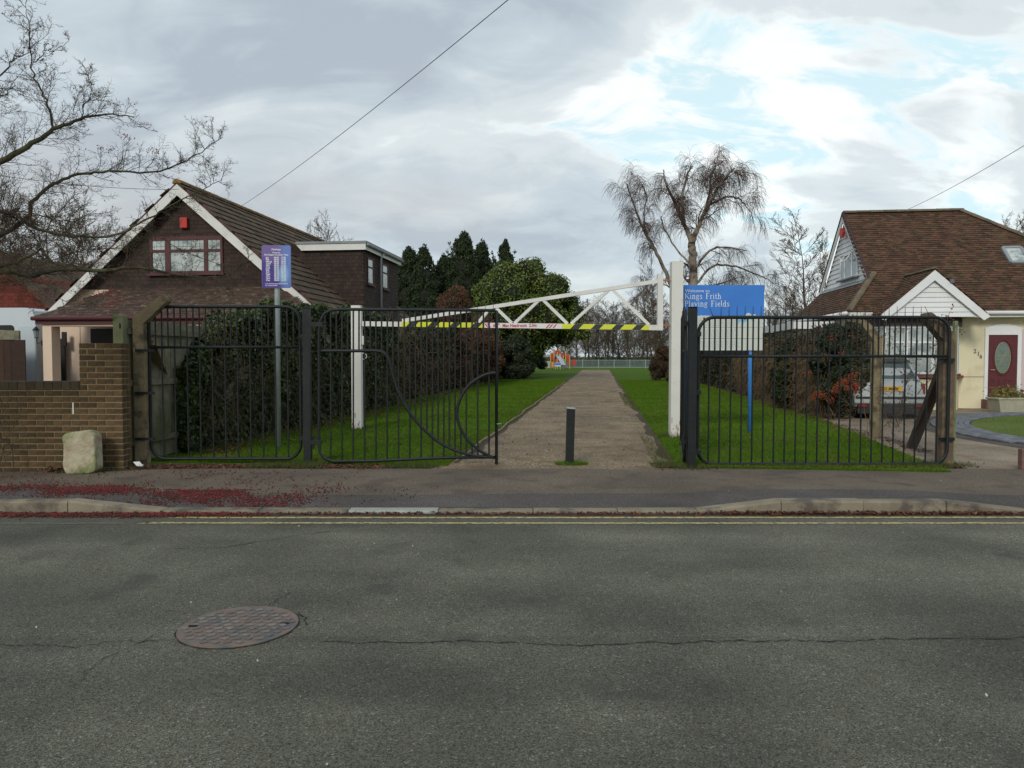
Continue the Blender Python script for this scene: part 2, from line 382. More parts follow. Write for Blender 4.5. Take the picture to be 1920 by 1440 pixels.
ke = Thing('path_edging', None, None, (-1.95, 10, .05), True, kind='structure')
for i in range(26):
    w0 = 10.0 + i*1.2; o_ = .025*math.sin(i*2.1)
    ke.part('edging_board', MB().bar((-1.97+o_, w0+.02, .06+.01*math.sin(i)), (-1.97+.025*math.sin((i+1)*2.1), w0+1.19, .06+.01*math.sin(i*1.7)), .035, .05), M_conc)
# verge of soil under the gates
sheet('verge', [(-5.4, 9.5), (-.9, 9.6), (-.75, 9.86), (-5.4, 10.2)], .049, M_soil)
sheet('verge', [(1.9, 9.6), (5.95, 9.6), (5.95, 9.98), (2.0, 9.92)], .049, M_soil)
# right-hand front garden
sheet('driveway', [(5.9, 9.62), (40, 9.62), (40, 22), tuple(L(6.0, 23)[:2]), tuple(L(4.9, 17)[:2]), tuple(L(4.3, 12)[:2]), tuple(L(4.2, 10.1)[:2])], .044, M_drive)
LC = (14.5, 13.2)
circ = lambda r, n=64: [(LC[0]+r*math.cos(2*math.pi*i/n), LC[1]+r*math.sin(2*math.pi*i/n)) for i in range(n)]
M_gl = mat('front_lawn_turf', (.085, .13, .022), .95, (.11, .15, .03), 2, .6, 60, world=True)
sheet('front_lawn', circ(5.42), .060, M_gl)
M_sett = mat('grey_sett', (.12, .13, .15), .85, (.17, .18, .20), 8, .4, 60, objr=.3)
ring = Thing('sett_border', None, None, (LC[0], LC[1], .05), kind='structure')
sett = MB().cham((-.095, -.048, 0), (.095, .048, .035), .006).mesh('sett', (0, 0, 0)); sett.materials.append(M_sett)
cnt = 0
for k in range(10):
    r_ = 5.5 + .105*k; n_ = int(2*math.pi*r_/.2)
    for i in range(n_):
        t = 2*math.pi*(i + .5*(k % 2))/n_; x = LC[0]+r_*math.cos(t); y = LC[1]+r_*math.sin(t)
        if .52 < x/y < .72 and y > 9.9 and y < 19 and cnt < 300 and x < 13.2:
            o = link('sett', sett, None, ring.e, (x-LC[0], y-LC[1], 0)); o.rotation_euler = (random.uniform(-.02, .02), random.uniform(-.02, .02), t+math.pi/2); cnt += 1
rest = MB()
ann = MB(); n_ = 90
ann.add([(LC[0]+r_*math.cos(2*math.pi*i/n_), LC[1]+r_*math.sin(2*math.pi*i/n_), .0495) for i in range(n_) for r_ in (5.42, 6.5)], [(2*i, 2*i+1, (2*i+3) % (2*n_), (2*i+2) % (2*n_)) for i in range(n_)])
ring.part('joint_bed', ann, M_strip)
# road markings and cracks
def ribbon(x0, x1, y, wd, n, edge, seed, z=.004, taper0=0):
    r = random.Random(seed); V = []; Q = []
    for i in range(n+1):
        t = i/n
        for s in (0, 1): V.append((x0+(x1-x0)*t + (taper0 if (s and i == 0) else 0), y + s*wd + r.uniform(-edge, edge) + .01*math.sin(t*9+seed), z))
    for i in range(n): Q.append((2*i, 2*i+2, 2*i+3, 2*i+1))
    mb = MB().add(V, Q); return mb
rd = road
xl = (255-960)/F*6.75
for k, (y, wdt) in enumerate(((6.70, .058), (6.93, .058))):
    mb = ribbon(xl + k*.14, 26, y, wdt, 400, .004, 3+k, .004, .12); link('yellow_line', mb.mesh('yellow_line'), M_yellow, rd)
mb = ribbon(-30, xl-.1, 6.70, .04, 300, .006, 9, .004); link('worn_line', mb.mesh('worn_line'), mat('worn_paint', (.17, .16, .12), .9, (.10, .10, .085), 20, world=True), rd)
# gutter dirt
mb = ribbon(-30, 30, 6.985, .15, 700, .03, 12, .0025); link('gutter_dirt', mb.mesh('gutter_dirt'), mat('gutter_dirt', (.10, .085, .065), .95, (.06, .045, .035), 14, .5, 60, world=True, stain=(.09, .03, .022), sscale=5), rd)
mb = ribbon(-30, 30, 7.05, .09, 500, .02, 13, .005); link('gutter_silt', mb.mesh('gutter_silt'), mat('gutter_silt', (.04, .026, .02), .95, (.08, .028, .02), 9, .5, 60, world=True), rd)
def crack(pts, wd, seed, n=10, z=.0035):
    r = random.Random(seed); V = []; Q = []; P_ = []
    for a, b_ in zip(pts, pts[1:]):
        for i in range(n): t = i/n; P_.append((a[0]+(b_[0]-a[0])*t, a[1]+(b_[1]-a[1])*t))
    P_.append(pts[-1]); acc = 0
    for i, p in enumerate(P_):
        acc = acc*.8 + r.uniform(-.012, .012); w_ = wd*r.uniform(.2, 1.3)*(.1 if i in (0, len(P_)-1) else 1)
        d = Vector((P_[min(i+1, len(P_)-1)][0]-P_[max(i-1, 0)][0], P_[min(i+1, len(P_)-1)][1]-P_[max(i-1, 0)][1], 0)).normalized(); nx, ny = -d.y, d.x
        for s in (-1, 1): V.append((p[0]+nx*(acc+s*w_/2), p[1]+ny*(acc+s*w_/2), z))
    for i in range(len(P_)-1): Q.append((2*i, 2*i+1, 2*i+3, 2*i+2))
    link('crack', MB().add(V, Q).mesh('crack'), M_crack, rd)
g2 = lambda px, py: tuple(G(px, py, 0)[:2])
crack([g2(600, 1203), g2(720, 1206), g2(900, 1204), g2(1100, 1208), g2(1300, 1205), g2(1500, 1202), g2(1750, 1199), g2(2100, 1192)], .011, 1, 26)
crack([g2(-200, 1225), g2(0, 1212), g2(100, 1214), g2(200, 1205), g2(330, 1199)], .007, 2, 22)
crack([g2(130, 1290), g2(200, 1235), g2(290, 1195), g2(330, 1182)], .004, 3, 14)
crack([g2(498, 1138), g2(520, 1125), g2(552, 1112)], .006, 4, 10)
crack([g2(325, 1030), g2(420, 1027), g2(560, 1003), g2(620, 996)], .008, 5, 14)
crack([g2(556, 1148), g2(575, 1158), g2(570, 1175)], .010, 6, 6)
# manhole cover
mc = G(448, 1175, 0); MR = .322
man = Thing('manhole_cover', 'round rusty iron manhole cover with raised studs set in the grey road', 'manhole cover', (mc.x, mc.y, .003))
n_ = 48; rg = random.Random(4); cv = MB()
cv.add([(mc.x+MR*math.cos(2*math.pi*i/n_), mc.y+MR*math.sin(2*math.pi*i/n_), z) for z in (.004, .008) for i in range(n_)], [tuple(range(n_, 2*n_))]+[(i, (i+1) % n_, n_+(i+1) % n_, n_+i) for i in range(n_)])
man.part('plate', cv, M_iron)
rim = MB()
for i in range(n_):
    t0 = 2*math.pi*i/n_; t1 = 2*math.pi*(i+1)/n_; a = MR+.002; b0 = MR+.007+.004*math.sin(i*1.7); b1 = MR+.007+.004*math.sin((i+1) % n_*1.7)
    rim.add([(mc.x+r_*math.cos(t), mc.y+r_*math.sin(t), .0045) for t, r_ in ((t0, a), (t0, b0), (t1, b1), (t1, a))], [(0, 1, 2, 3)])
man.part('gap', rim, M_crack)
stud = MB().cham((-.02, -.014, 0), (.02, .014, .007), .003).mesh('stud'); stud.materials.append(mat('stud_iron', (.16, .145, .135), .6, (.18, .15, .13), 20, metal=.2, objr=.3))
for i in range(-5, 6):
    for j in range(-6, 7):
        x = i*.062 + (.031 if j % 2 else 0); y = j*.050
        if x*x+y*y < (MR-.035)**2: man.pmesh('stud', stud, (mc.x+x, mc.y+y, .0075), rot=(0, 0, .5 if (i+j) % 2 else -.6))
for s in (-1, 1): man.part('key_slot', MB().box((mc.x+s*.25-.022, mc.y+s*.02-.006, .0083), (mc.x+s*.25+.022, mc.y+s*.02+.006, .0165)), M_crack)
# ================================================================ LEFT: wall, posts, stone
BY = 9.62
wall = Thing('garden_wall', 'low brown brick garden wall stepping up at its right end beside the gate', 'wall', (-6, BY, .05))
xr = P(231, 800, BY).x; xs_ = P(150, 800, BY).x; x0w = -9.6
bm_ = MB().cham((0, 0, 0), (.215, .1025, .065), .002).mesh('brick'); bm_.materials.append(M_brick)
hm_ = MB().cham((0, 0, 0), (.1025, .1025, .065), .002).mesh('brick'); hm_.materials.append(M_brick)
ce_ = MB().cham((0, 0, 0), (.103, .215, .112), .004).mesh('brick'); ce_.materials.append(mat('dark_coping_brick', (.055, .042, .028), .9, (.075, .055, .03), 14, .5, 90, objr=.25))
zt_low = P(80, 732, BY).z; zt_high = P(190, 638, BY).z
ncl = int(round((zt_low-.02)/.0765)); nch = int(round((zt_high-.02)/.0765)); pit = zt_low/ncl
for r_ in range(nch):
    z = r_*pit + .005; xe = xr; x = xr - (.225 if r_ % 2 == 0 else .1125)
    first = True; left = x0w if r_ < ncl else xs_+.01
    if r_ == ncl or r_ == ncl+1: left = xs_+.01
    while xe > left + .05:
        full = xe - x > .2
        if x < left and r_ >= ncl:
            if xe - left > .06: 
                o = wall.pmesh('brick', bm_, (left, BY+random.uniform(-.003, .003), z)); o.scale = ((xe-left-.01)/.215, 1, 1)
            break
        wall.pmesh('brick', bm_ if full else hm_, (x+(.01 if full else .005), BY+random.uniform(-.0015, .0015), z))
        xe = x; x -= .225
    # return face at the right end
    if r_ < nch:
        for q in range(1): wall.pmesh('brick', hm_, (xr-.1025, BY+.1125, z))
x = xs_-.108
while x > x0w: wall.pmesh('brick', ce_, (x, BY-.002+random.uniform(-.003, .003), ncl*pit+.005)); x -= .113
mort = MB().box((x0w, BY+.0045, -.05), (xr-.006, BY+.205, ncl*pit)); mort.box((xs_+.013, BY+.0045, ncl*pit-.001), (xr-.006, BY+.205, nch*pit-.006)); mort.box((x0w, BY+.008, ncl*pit), (xs_-.002, BY+.19, ncl*pit+.108))
wall.part('mortar_core', mort, M_mortar)
pl = P(137, 765, BY-.003); wall.part('paint_mark', MB().box((pl.x-.008, BY-.006, pl.z-.08), (pl.x+.010, BY-.0045, pl.z+.07)), M_white, label='white paint splash on the bricks')
# boundary stone
def rock(pts, yc, th, seed, sub=2):
    r = random.Random(seed); mb = MB(); n = len(pts); layers = [(-1, .95), (-.94, 1.0), (0, 1.01), (.94, 1.0), (1, .95)]
    cxm = sum(p[0] for p in pts)/n; czm = sum(p[1] for p in pts)/n; vs = []
    for d, k in layers:
        for p in pts: vs.append((cxm+(p[0]-cxm)*k+r.uniform(-.006, .006), yc+d*th/2+r.uniform(-.008, .008), czm+(p[1]-czm)*k+r.uniform(-.006, .006)))
    fs = [tuple(range(n)), tuple(range(4*n, 5*n))[::-1]]
    for l_ in range(4):
        for i in range(n): j = (i+1) % n; fs.append((l_*n+j, l_*n+i, (l_+1)*n+i, (l_+1)*n+j))
    return mb.add(vs, fs)
SY = 9.36
sp = [(123, 888), (123, 860), (125, 838), (124, 825), (121, 819), (124, 812), (133, 808), (150, 806), (168, 804), (181, 806), (186, 815), (187, 835), (189, 855), (190, 875), (186, 884), (170, 888), (148, 889)]
sp = [(P(155+(a-155)*.93, b_+1, SY).x, P(a, 888+(b_-888)*.97, SY).z) for a, b_ in sp]
o = link('boundary_stone', rock(sp[::-1], SY, .2, 3).mesh('boundary_stone', (P(155, 888, SY).x, SY, .04)), M_stone, loc=(P(155, 888, SY).x, SY, .04), smooth=True)
tag(o, 'pale whitewashed stone block standing against the brown brick wall', 'stone')
m_ = o.modifiers.new('s', 'SUBSURF'); m_.levels = m_.render_levels = 2
tx = bpy.data.textures.new('rk', 'CLOUDS'); tx.noise_scale = .08; m_ = o.modifiers.new('d', 'DISPLACE'); m_.texture = tx; m_.strength = .025; m_.mid_level = .5
# grey post and boundary fence running back from the street
GP = P(229, 870, 9.95); 
fp = Thing('boundary_fence', 'grey wooden fence panels running back from a mossy concrete post beside the brick wall', 'fence', (GP.x, 9.95, .05))
fp.part('post', MB().cham((GP.x-.06, 9.90, 0), (GP.x+.07, 10.03, P(0, 590, 9.95).z), .012), M_concg)
hl = P(225, 611, 9.897); fp.part('post_hole', MB().box((hl.x-.009, 9.894, hl.z-.035), (hl.x+.009, 9.8985, hl.z+.035)), M_crack)
uu, ww = GP.x*CA-9.95*SA, GP.x*SA+9.95*CA
for i in range(52):
    a = L(uu+.06+.002*(i % 2), ww+.06+i*.145); b_ = L(uu+.06, ww+.06+i*.145+.14)
    mb = MB(); zt = 2.0 + .01*math.sin(i*3); mb.bar((a.x, a.y, 1.0), (b_.x, b_.y, 1.0), .02, 1.9*1.0, (0, 0, 1)); 
    mb = MB(); mb.prism([(a.x, a.y, .08), (b_.x, b_.y, .08), (b_.x, b_.y, zt), (a.x, a.y, zt)], (-.018, 0, 0)); fp.part('board', mb, M_wood)
a = L(uu+.085, ww+.06); b_ = L(uu+.085, ww+7.5)
for z in (.35, 1.15, 1.85): fp.part('rail', MB().bar((a.x, a.y, z), (b_.x, b_.y, z), .04, .08), M_wood)
for i in (1, 2, 3): q = L(uu+.06, ww+i*2.4); fp.part('post', MB().box((q.x-.05, q.y-.05, 0), (q.x+.05, q.y+.05, 2.1)), M_concg)

def cranked(th_, pxc, Y, wpx, ybend, pxe, pye, m, name='post'):
    x = P(pxc, 800, Y).x; hw = wpx/F*Y/2; zb = P(0, ybend, Y).z; e = P(pxe, pye, Y); s = 1 if e.x > x else -1
    mb = MB(); prof = [(x-hw, 0), (x+hw, 0), (x+hw, zb-.06*(s > 0)), ]
    d = Vector((e.x-x, 0, e.z-zb)).normalized(); nn = Vector((d.z, 0, -d.x)); r_ = hw*.8
    tip = []
    for k in range(7):
        t = -math.pi/2*s + math.pi*k/6*s; c = Vector((e.x, 0, e.z)) + (nn*s*-math.sin(t)*-1 + d*math.cos(t))*r_ if False else Vector((e.x, 0, e.z)) + nn*math.cos(math.pi*k/6)*r_ + d*math.sin(math.pi*k/6)*r_*1.2
        tip.append((c.x, c.z))
    if s > 0: prof = [(x-hw, 0), (x+hw, 0), (x+hw, zb-.05)] + tip + [(x-hw, zb+.03)]
    else: prof = [(x-hw, 0), (x+hw, 0), (x+hw, zb+.03)] + tip + [(x-hw, zb-.05)]
    mb.prism([(a, Y-hw, b_) for a, b_ in prof], (0, 2*hw, 0)); return th_.part(name, mb, m)
cl = Thing('cranked_post', 'left concrete fence post with cranked top and slanting brace against the ivy hedge', 'concrete post', (P(267, 870, 10.1).x, 10.1, .05))
cranked(cl, 267, 10.1, 20, 600, 309, 562, M_conc)
p0 = P(284, 640, 10.2); p1 = P(348, 800, 12.6); cl.part('brace', MB().bar(p0, p0+(p1-p0)*1.25, .12, .11), M_conc)
for y_ in (657, 737, 823): q = P(268, y_, 10.0); cl.part('band', MB().box((q.x-.10, 9.985, q.z-.018), (q.x+.15, 10.02, q.z+.018)), M_black)
# ================================================================ GATES
def rrect(x0, x1, z0, z1, r, Y, corners):            # outline with chosen rounded corners: bl, br, tr, tl
    pts = []
    for (cx_, cz_, a0), on in zip(((x0+r, z0+r, 180), (x1-r, z0+r, 270), (x1-r, z1-r, 0), (x0+r, z1-r, 90)), corners):
        if on: pts += [(cx_+r*math.cos(R(a0+k*15)), Y, cz_+r*math.sin(R(a0+k*15))) for k in range(7)]
        else:
            X = x0 if a0 in (180, 90) else x1; Z = z0 if a0 in (180, 270) else z1; pts.append((X, Y, Z))
    return pts
PK = {}
def picket(th_, x, Y, z0, z1, r=.0115, name='picket', lean=0):
    key = (round(r, 4),)
    if key not in PK: PK[key] = MB().tube([(0, 0, 0), (0, 0, 1)], r, 6).mesh('picket'); PK[key].materials.append(M_black)
    o = th_.pmesh(name, PK[key], (x, Y, z0)); o.scale = (1, 1, z1-z0)
    if lean: o.rotation_euler = (0, lean, 0)
    return o
# left fixed panel
Y = 10.15; xa, xb = P(281, 700, Y).x, P(563, 700, Y).x; zt, zb, zm = P(0, 575, Y).z, P(0, 860, Y).z, P(0, 651, Y).z
gl = Thing('railing_panel', 'left fixed panel of black railings with rounded corners in front of the ivy hedge', 'railing', (xa, Y, .05), group='fixed railing panels beside the gate')
gl.part('frame', MB().tube(rrect(xa, xb, zb, zt, .2, Y, (1, 1, 1, 1)), .022, 8, True), M_black, smooth=True)
gl.part('mid_rail', MB().tube([(xa, Y, zm), (xb, Y, zm)], .019, 8), M_black, smooth=True)
n_ = 24
for i in range(1, n_):
    x = xa + (xb-xa)*i/n_; picket(gl, x, Y, zb if i % 2 == 0 else zm, zt-.002)
# posts
def gpost(px, Y, wpx, ytop, label):
    x = P(px, 800, Y).x; h = wpx/F*Y/2; zt_ = P(px, ytop, Y).z
    t = Thing('gate_post', label, 'gate post', (x, Y, .05), group='black gate posts'); t.part('shaft', MB().cham((x-h, Y-h, 0), (x+h, Y+h, zt_), .008), M_black)
    t.part('cap', MB().cham((x-h-.002, Y-h-.002, zt_), (x+h+.002, Y+h+.002, zt_+.012), .004), M_black); return t, x, h
tl, xpl, hpl = gpost(577, 10.1, 13, 578, 'black square steel gate post between the two left railing sections')
tr, xpr, hpr = gpost(1296.5, 9.75, 15, 577, 'black square steel gate post hard against the white height barrier post')
for y_ in (822, 630): q = P(566, y_, 10.1); gl.part('fixing_tab', MB().box((q.x-.02, 10.08, q.z-.025), (xpl-hpl+.001, 10.13, q.z+.025)), M_black)
# leaf with the S curve
def curve(th_, pts, Y, r=.021, name='curved_rail', f=None, n=6):
    pp = [Vector((P(a, b_, Y).x, Y, P(a, b_, Y).z)) for a, b_ in pts]; out = []
    for i in range(len(pp)-1):
        p0 = pp[max(i-1, 0)]; p1 = pp[i]; p2 = pp[i+1]; p3 = pp[min(i+2, len(pp)-1)]
        for k in range(n):
            t = k/n; out.append(.5*((2*p1)+(p2-p0)*t+(2*p0-5*p1+4*p2-p3)*t*t+(3*p1-p0-3*p2+p3)*t**3))
    out.append(pp[-1])
    if f: out = [f(p) for p in out]
    th_.part(name, MB().tube(out, r, 8), M_black, smooth=True); return out
SC = [(600, 658), (660, 658), (705, 658), (722, 664), (731, 682), (737, 706), (749, 740), (770, 776), (800, 810), (835, 836), (875, 851), (905, 856), (928, 858)]
AC = [(932, 699), (915, 701), (895, 710), (876, 726), (862, 750), (857, 775), (862, 800), (876, 823), (897, 843), (918, 855), (928, 858)]
Yl = 10.05
def leaf(th_, f, hingepx=600, endpx=931):
    g = lambda px, py: f(Vector((P(px, py, Yl).x, Yl, P(px, py, Yl).z)))
    top = [(endpx, 870), (endpx, 583), (endpx-6, 582), (640, 580), (622, 581), (608, 588), (600, 603), (598, 625), (598, 830), (600, 848), (609, 860), (625, 865), (700, 864), (840, 858), (928, 857)]
    th_.part('frame', MB().tube([g(*p) for p in top], .021, 8), M_black, smooth=True)
    SL = []; 
    sc_pts = curve(th_, SC, Yl, .021, 'curved_rail', f); ac_pts = curve(th_, AC, Yl, .021, 'curved_rail', f)
    sx1 = [p[0] for p in SC]; sy1 = [p[1] for p in SC]
    def ycurve(px): return float(np.interp(px, sx1, sy1))
    def arcL(px):    # lower branch of the arc
        q = [p for p in AC if p[1] >= 775]; return float(np.interp(px, [p[0] for p in q], [p[1] for p in q]))
    def arcU(px):
        q = [p for p in AC if p[1] <= 775][::-1]; return float(np.interp(px, [p[0] for p in q], [p[1] for p in q]))
    k = 0; px = 609.5
    while px < 927:
        full = k % 2 == 1
        if px < 860:
            if full: segs = [(581, 862)]
            else: segs = [(581, ycurve(px))]
        else:
            if full: segs = [(582, 857)]
            else: segs = [(582, arcU(px)), (arcL(px), min(ycurve(px), 857))] if arcL(px) < ycurve(px)-2 else [(582, arcU(px))]
        for a, b_ in segs:
            A = g(px, a); B = g(px, b_); th_.part('picket', MB().tube([B, A], .0115, 6), M_black)
        px += 10.6; k += 1
    px = 700
    while px < 926:
        A = g(px, 581); th_.part('spike', MB().tube([A, A+Vector((random.uniform(-.006, .006), 0, .105))], [.004, .002], 5), M_black); px += 15
lf = Thing('gate_leaf', 'closed black gate leaf with an S curve and part circle beside the path', 'gate', (P(598, 800, Yl).x, Yl, .05), group='leaves of the park gate')
leaf(lf, lambda p: p)
q = P(590, 829, Yl); lf.part('hinge', MB().box((xpl+hpl-.001, Yl-.02, q.z-.03), (q.x+.10, Yl+.025, q.z+.03)).tube([(q.x-.02, Yl, q.z-.09), (q.x-.02, Yl, q.z+.09)], .016, 8), M_black)
q = P(590, 608, Yl); lf.part('hinge', MB().box((xpl+hpl-.001, Yl-.02, q.z-.03), (q.x+.10, Yl+.025, q.z+.03)), M_black)
lf.part('drop_bolt', MB().tube([P(932, 800, Yl-.03), P(932, 874, Yl-.03)], .009, 6), M_black)
lf.part('bolt_handle', MB().tube([P(932, 795, Yl-.03), P(940, 794, Yl-.06)], .006, 6), M_galv)
# the other leaf, folded back into the park
hx = P(1284, 800, 9.88).x; fx = P(1277, 800, 12.25).x; ddx = Vector((fx-hx, 12.25-9.88, 0)).normalized(); x0l = P(598, 800, Yl).x
ro = Thing('gate_leaf', 'open black gate leaf folded back beside the white barrier post, seen edge on', 'gate', (hx, 9.88, .05), group='leaves of the park gate')
leaf(ro, lambda p: Vector((hx, 9.88, 0)) + ddx*(p.x-x0l) + Vector((0, 0, p.z)))
for y_ in (607, 828): q = P(1286, y_, 9.82); ro.part('hinge', MB().box((q.x-.05, 9.8, q.z-.03), (xpr-hpr+.001, 9.87, q.z+.03)).tube([(q.x-.03, 9.82, q.z-.10), (q.x-.03, 9.82, q.z+.08)], .017, 8), M_black)
# right fixed panel
Y = 9.93; xa, xb = P(1309, 700, Y).x, P(1779, 700, Y).x; zt, zb, zm = P(0, 595, Y).z, P(0, 870, Y).z, P(0, 668, Y).z
gr_ = Thing('railing_panel', 'right fixed panel of black railings with spikes in front of the parked car', 'railing', (xa, Y, .05), group='fixed railing panels beside the gate')
gr_.part('frame', MB().tube(rrect(xa, xb, zb, zt, .21, Y, (1, 1, 1, 1)), .023, 8, True), M_black, smooth=True)
gr_.part('mid_rail', MB().tube([(xa, Y, zm), (xb, Y, zm)], .020, 8), M_black, smooth=True)
n_ = 46
for i in range(1, n_):
    x = xa + (xb-xa)*i/n_; picket(gr_, x, Y, (zb if i % 2 == 0 else zm), zt-.002)
for i, px in enumerate([1337+15*k for k in range(28)]):
    a = P(px, 592, Y); lean = -.45 if i == 0 else (.0 if i < 26 else -.5); gr_.part('spike', MB().tube([a, a+Vector((lean*.14 if i == 0 else (-.06 if i > 26 else 0), 0, .128))], [.005, .0025], 5), M_black)
for y_ in (627, 735, 845): q = P(1305, y_, Y); gr_.part('fixing_tab', MB().box((xpr+hpr-.001, 9.77, q.z-.03), (q.x+.03, 9.93, q.z+.03)), M_black)
a = P(1320, 662, 9.99); b_ = P(1403, 662, 9.99); gr_.part('stiffener_bar', MB().box((a.x, 9.96, a.z-.035), (b_.x, 10.02, a.z+.03)), M_black)
# right boundary: concrete posts, brace, chain link
cf = Thing('chain_link_fence', 'chain link fence on cranked concrete posts between the park lawn and the driveway', 'fence', (P(1772, 870, 10.08).x, 10.08, .05))
M_conc2 = mat('brown_concrete', (.14, .098, .070), .95, (.10, .07, .05), 9, .7, 60, stain=(.20, .15, .08), sscale=5)
cranked(cf, 1771, 10.1, 22, 632, 1740, 596, M_conc2)
cranked(cf, 1641, 13.4, 15, 635, 1618, 606, M_conc)
pA = P(1771, 682, 10.2); pB = P(1708, 842, 11.95); cf.part('brace', MB().bar(pA, pB, .12, .12), mat('tarred_brace', (.055, .032, .026), .9, (.08, .05, .04), 9, .5, 50))
for y_ in (675, 823): q = P(1774, y_, 10.0); cf.part('band', MB().box((q.x-.10, 9.97, q.z-.02), (q.x+.10, 10.005, q.z+.02)), M_black)
q = P(1783.5, 870, 10.2); cf.part('thin_post', MB().cham((q.x-.022, 10.15, 0), (q.x+.022, 10.2, P(0, 602, 10.2).z), .006), M_concg)
A = Vector((P(1780, 800, 10.2).x, 10.2, 0)); B = Vector((P(1641, 800, 13.4).x+.05, 13.45, 0)); B2 = L(4.9+.25, 19.5)
for a, b_ in ((A, B),):
    Ld = (b_-a).length; e = (b_-a)/Ld; S = []; H = 1.45; d = .062; k = -int(H/d)
    while k*d < Ld:
        for s in (1, -1):
            s0 = k*d; t0 = 0; s1 = s0+H; t1 = H
            if s0 < 0: t0 = -s0; s0 = 0
            if s1 > Ld: t1 = H-(s1-Ld); s1 = Ld
            if t1 > t0:
                if s < 0: t0, t1 = H-t0, H-t1
                S.append((a+e*s0+Vector((0, 0, .06+t0)), a+e*s1+Vector((0, 0, .06+t1)), .0014, .0014))
        k += 1
    for z in (.1, .8, 1.5): S.append((a+Vector((0, 0, z)), b_+Vector((0, 0, z)), .003, .003))
    o = cf.part('wire_mesh', segmesh('wire_mesh', S, 3, np.array(cf.org)), mat('wire', (.14, .13, .12), .6, metal=.5), stuff=True)
# bollard
bp = P(1067.5, 870, 10.1); tp = P(1070.5, 766, 10.1)
bo = Thing('bollard', 'short black square bollard leaning slightly at the start of the path', 'bollard', (bp.x, 10.1, .05))
bo.part('shaft', MB().bar((bp.x, 10.1, .0), (tp.x, 10.1, tp.z), .108, .108, (0, 1, 0)), M_black)
bo.part('cap', MB().bar((tp.x, 10.1, tp.z-.001), (tp.x+.001, 10.1, tp.z+.012), .112, .112, (0, 1, 0)), M_galv)
# ================================================================ HEIGHT BARRIER
YL, YR = 14.9, 13.5
def bpost(px, Y, wpx, ytop, label, yb=None):
    q = P(px, 800, Y); h = wpx/F*Y/2; z = P(px, ytop, Y).z
    t = Thing('barrier_post', label, 'barrier post', (q.x, Y, .05), group='white posts of the height barrier'); mb = MB()
    mb.box((q.x-h, Y-h, 0), (q.x+h, Y-h+.016, z)).box((q.x-h, Y+h-.016, 0), (q.x+h, Y+h, z)).box((q.x-h, Y-h+.0165, 0), (q.x-h+.012, Y+h-.0165, z)).box((q.x+h-.012, Y-h+.0165, 0), (q.x+h, Y+h-.0165, z))
    t.part('shaft', mb, M_whitep); t.part('top_plate', MB().box((q.x-h+.012, Y-h+.016, z-.05), (q.x+h-.012, Y+h-.016, z-.035)), M_galv)
    r = random.Random(px); f = MB()
    for k in range(22):
        x = q.x+r.uniform(-h*.97, h*.85); zz = .02+r.random()**2.5*.3; f.box((x, Y-h-.002, zz), (x+r.uniform(.003, .013), Y-h-.0008, zz+r.uniform(.02, .11)))
    t.part('rust_flake', f, mat('rust', (.20, .08, .03), .95, (.30, .16, .07), 30), stuff=True)
    return t, q.x, h, z
M_whitep = mat('white_post_paint', (.62, .62, .57), .55, (.66, .66, .62), 2, .15, 30, stain=(.45, .40, .30), sscale=3.5, sth=(.60, .74))
tL, xL, hL, zL = bpost(670.5, YL, 18, 573, 'short white steel post behind the black gate leaf, left end of the height barrier')
tR, xR, hR, zR = bpost(1266, YR, 21, 491, 'tall white steel post at the right side of the path carrying the barrier')
tL.part('lock_box', MB().box((xL+hL, YL-.06, P(0, 646, YL).z), (xL+hL+.05, YL+.02, P(0, 630, YL).z)), M_whitep)
q = P(682, 668, YL-.03); tL.part('ring', MB().tube([(q.x+.06*math.cos(R(k*30)), YL-.04, q.z+.06*math.sin(R(k*30))) for k in range(12)], .008, 6, True), M_whitep)
p0 = P(679, 607, YL); p1 = P(1243, 614.5, YR-.0); dv = (p1-p0).normalized(); nv = Vector((dv.y, -dv.x, 0)).normalized()   # towards the street
def B(px, py):                                      # point of the barrier's plane at a pixel
    t = (px-679)/(1243-679)                         # perspective along the beam
    a = Vector(((px-960)/F, 1, 0)); o = Vector((p0.x, p0.y, 0)); d = Vector((dv.x, dv.y, 0))
    # solve a*s = o + d*k
    det = a.x*(-d.y) - (-d.x)*a.y; s = (o.x*(-d.y) - (-d.x)*o.y)/det
    return P(px, py, s)
ba = Thing('height_barrier', 'white steel height restriction beam with yellow and black stripes across the path', 'height barrier', (p0.x, p0.y, p0.z))
ba.part('beam', MB().bar(B(679, 607), B(1243, 614.5), .10, .096), M_white)
ba.part('upper_chord', MB().bar(B(755, 601.5), B(1236, 527), .07, .07), M_white)
ba.part('upright', MB().bar(B(1237.5, 619), B(1237.5, 514), .098, .09, (0, 1, 0)), M_white)
for a, b_ in (((896, 606), (918, 580)), ((931, 578), (960, 606)), ((965, 606), (1011, 563)), ((1018, 562), (1064, 607)), ((1071, 607), (1142, 543)), ((1148, 543), (1217, 609))):
    ba.part('strut', MB().bar(B(*a), B(*b_), .055, .055), M_white)
for y_ in (526, 610): a = B(1243, y_); ba.part('hinge_pin', MB().tube([a, (xR-hR, a.y+.02, a.z)], .016, 6).tube([a+Vector((.05, 0, -.05)), a+Vector((.05, 0, .05))], .012, 6), mat('rusty_pin', (.35, .16, .10), .8))
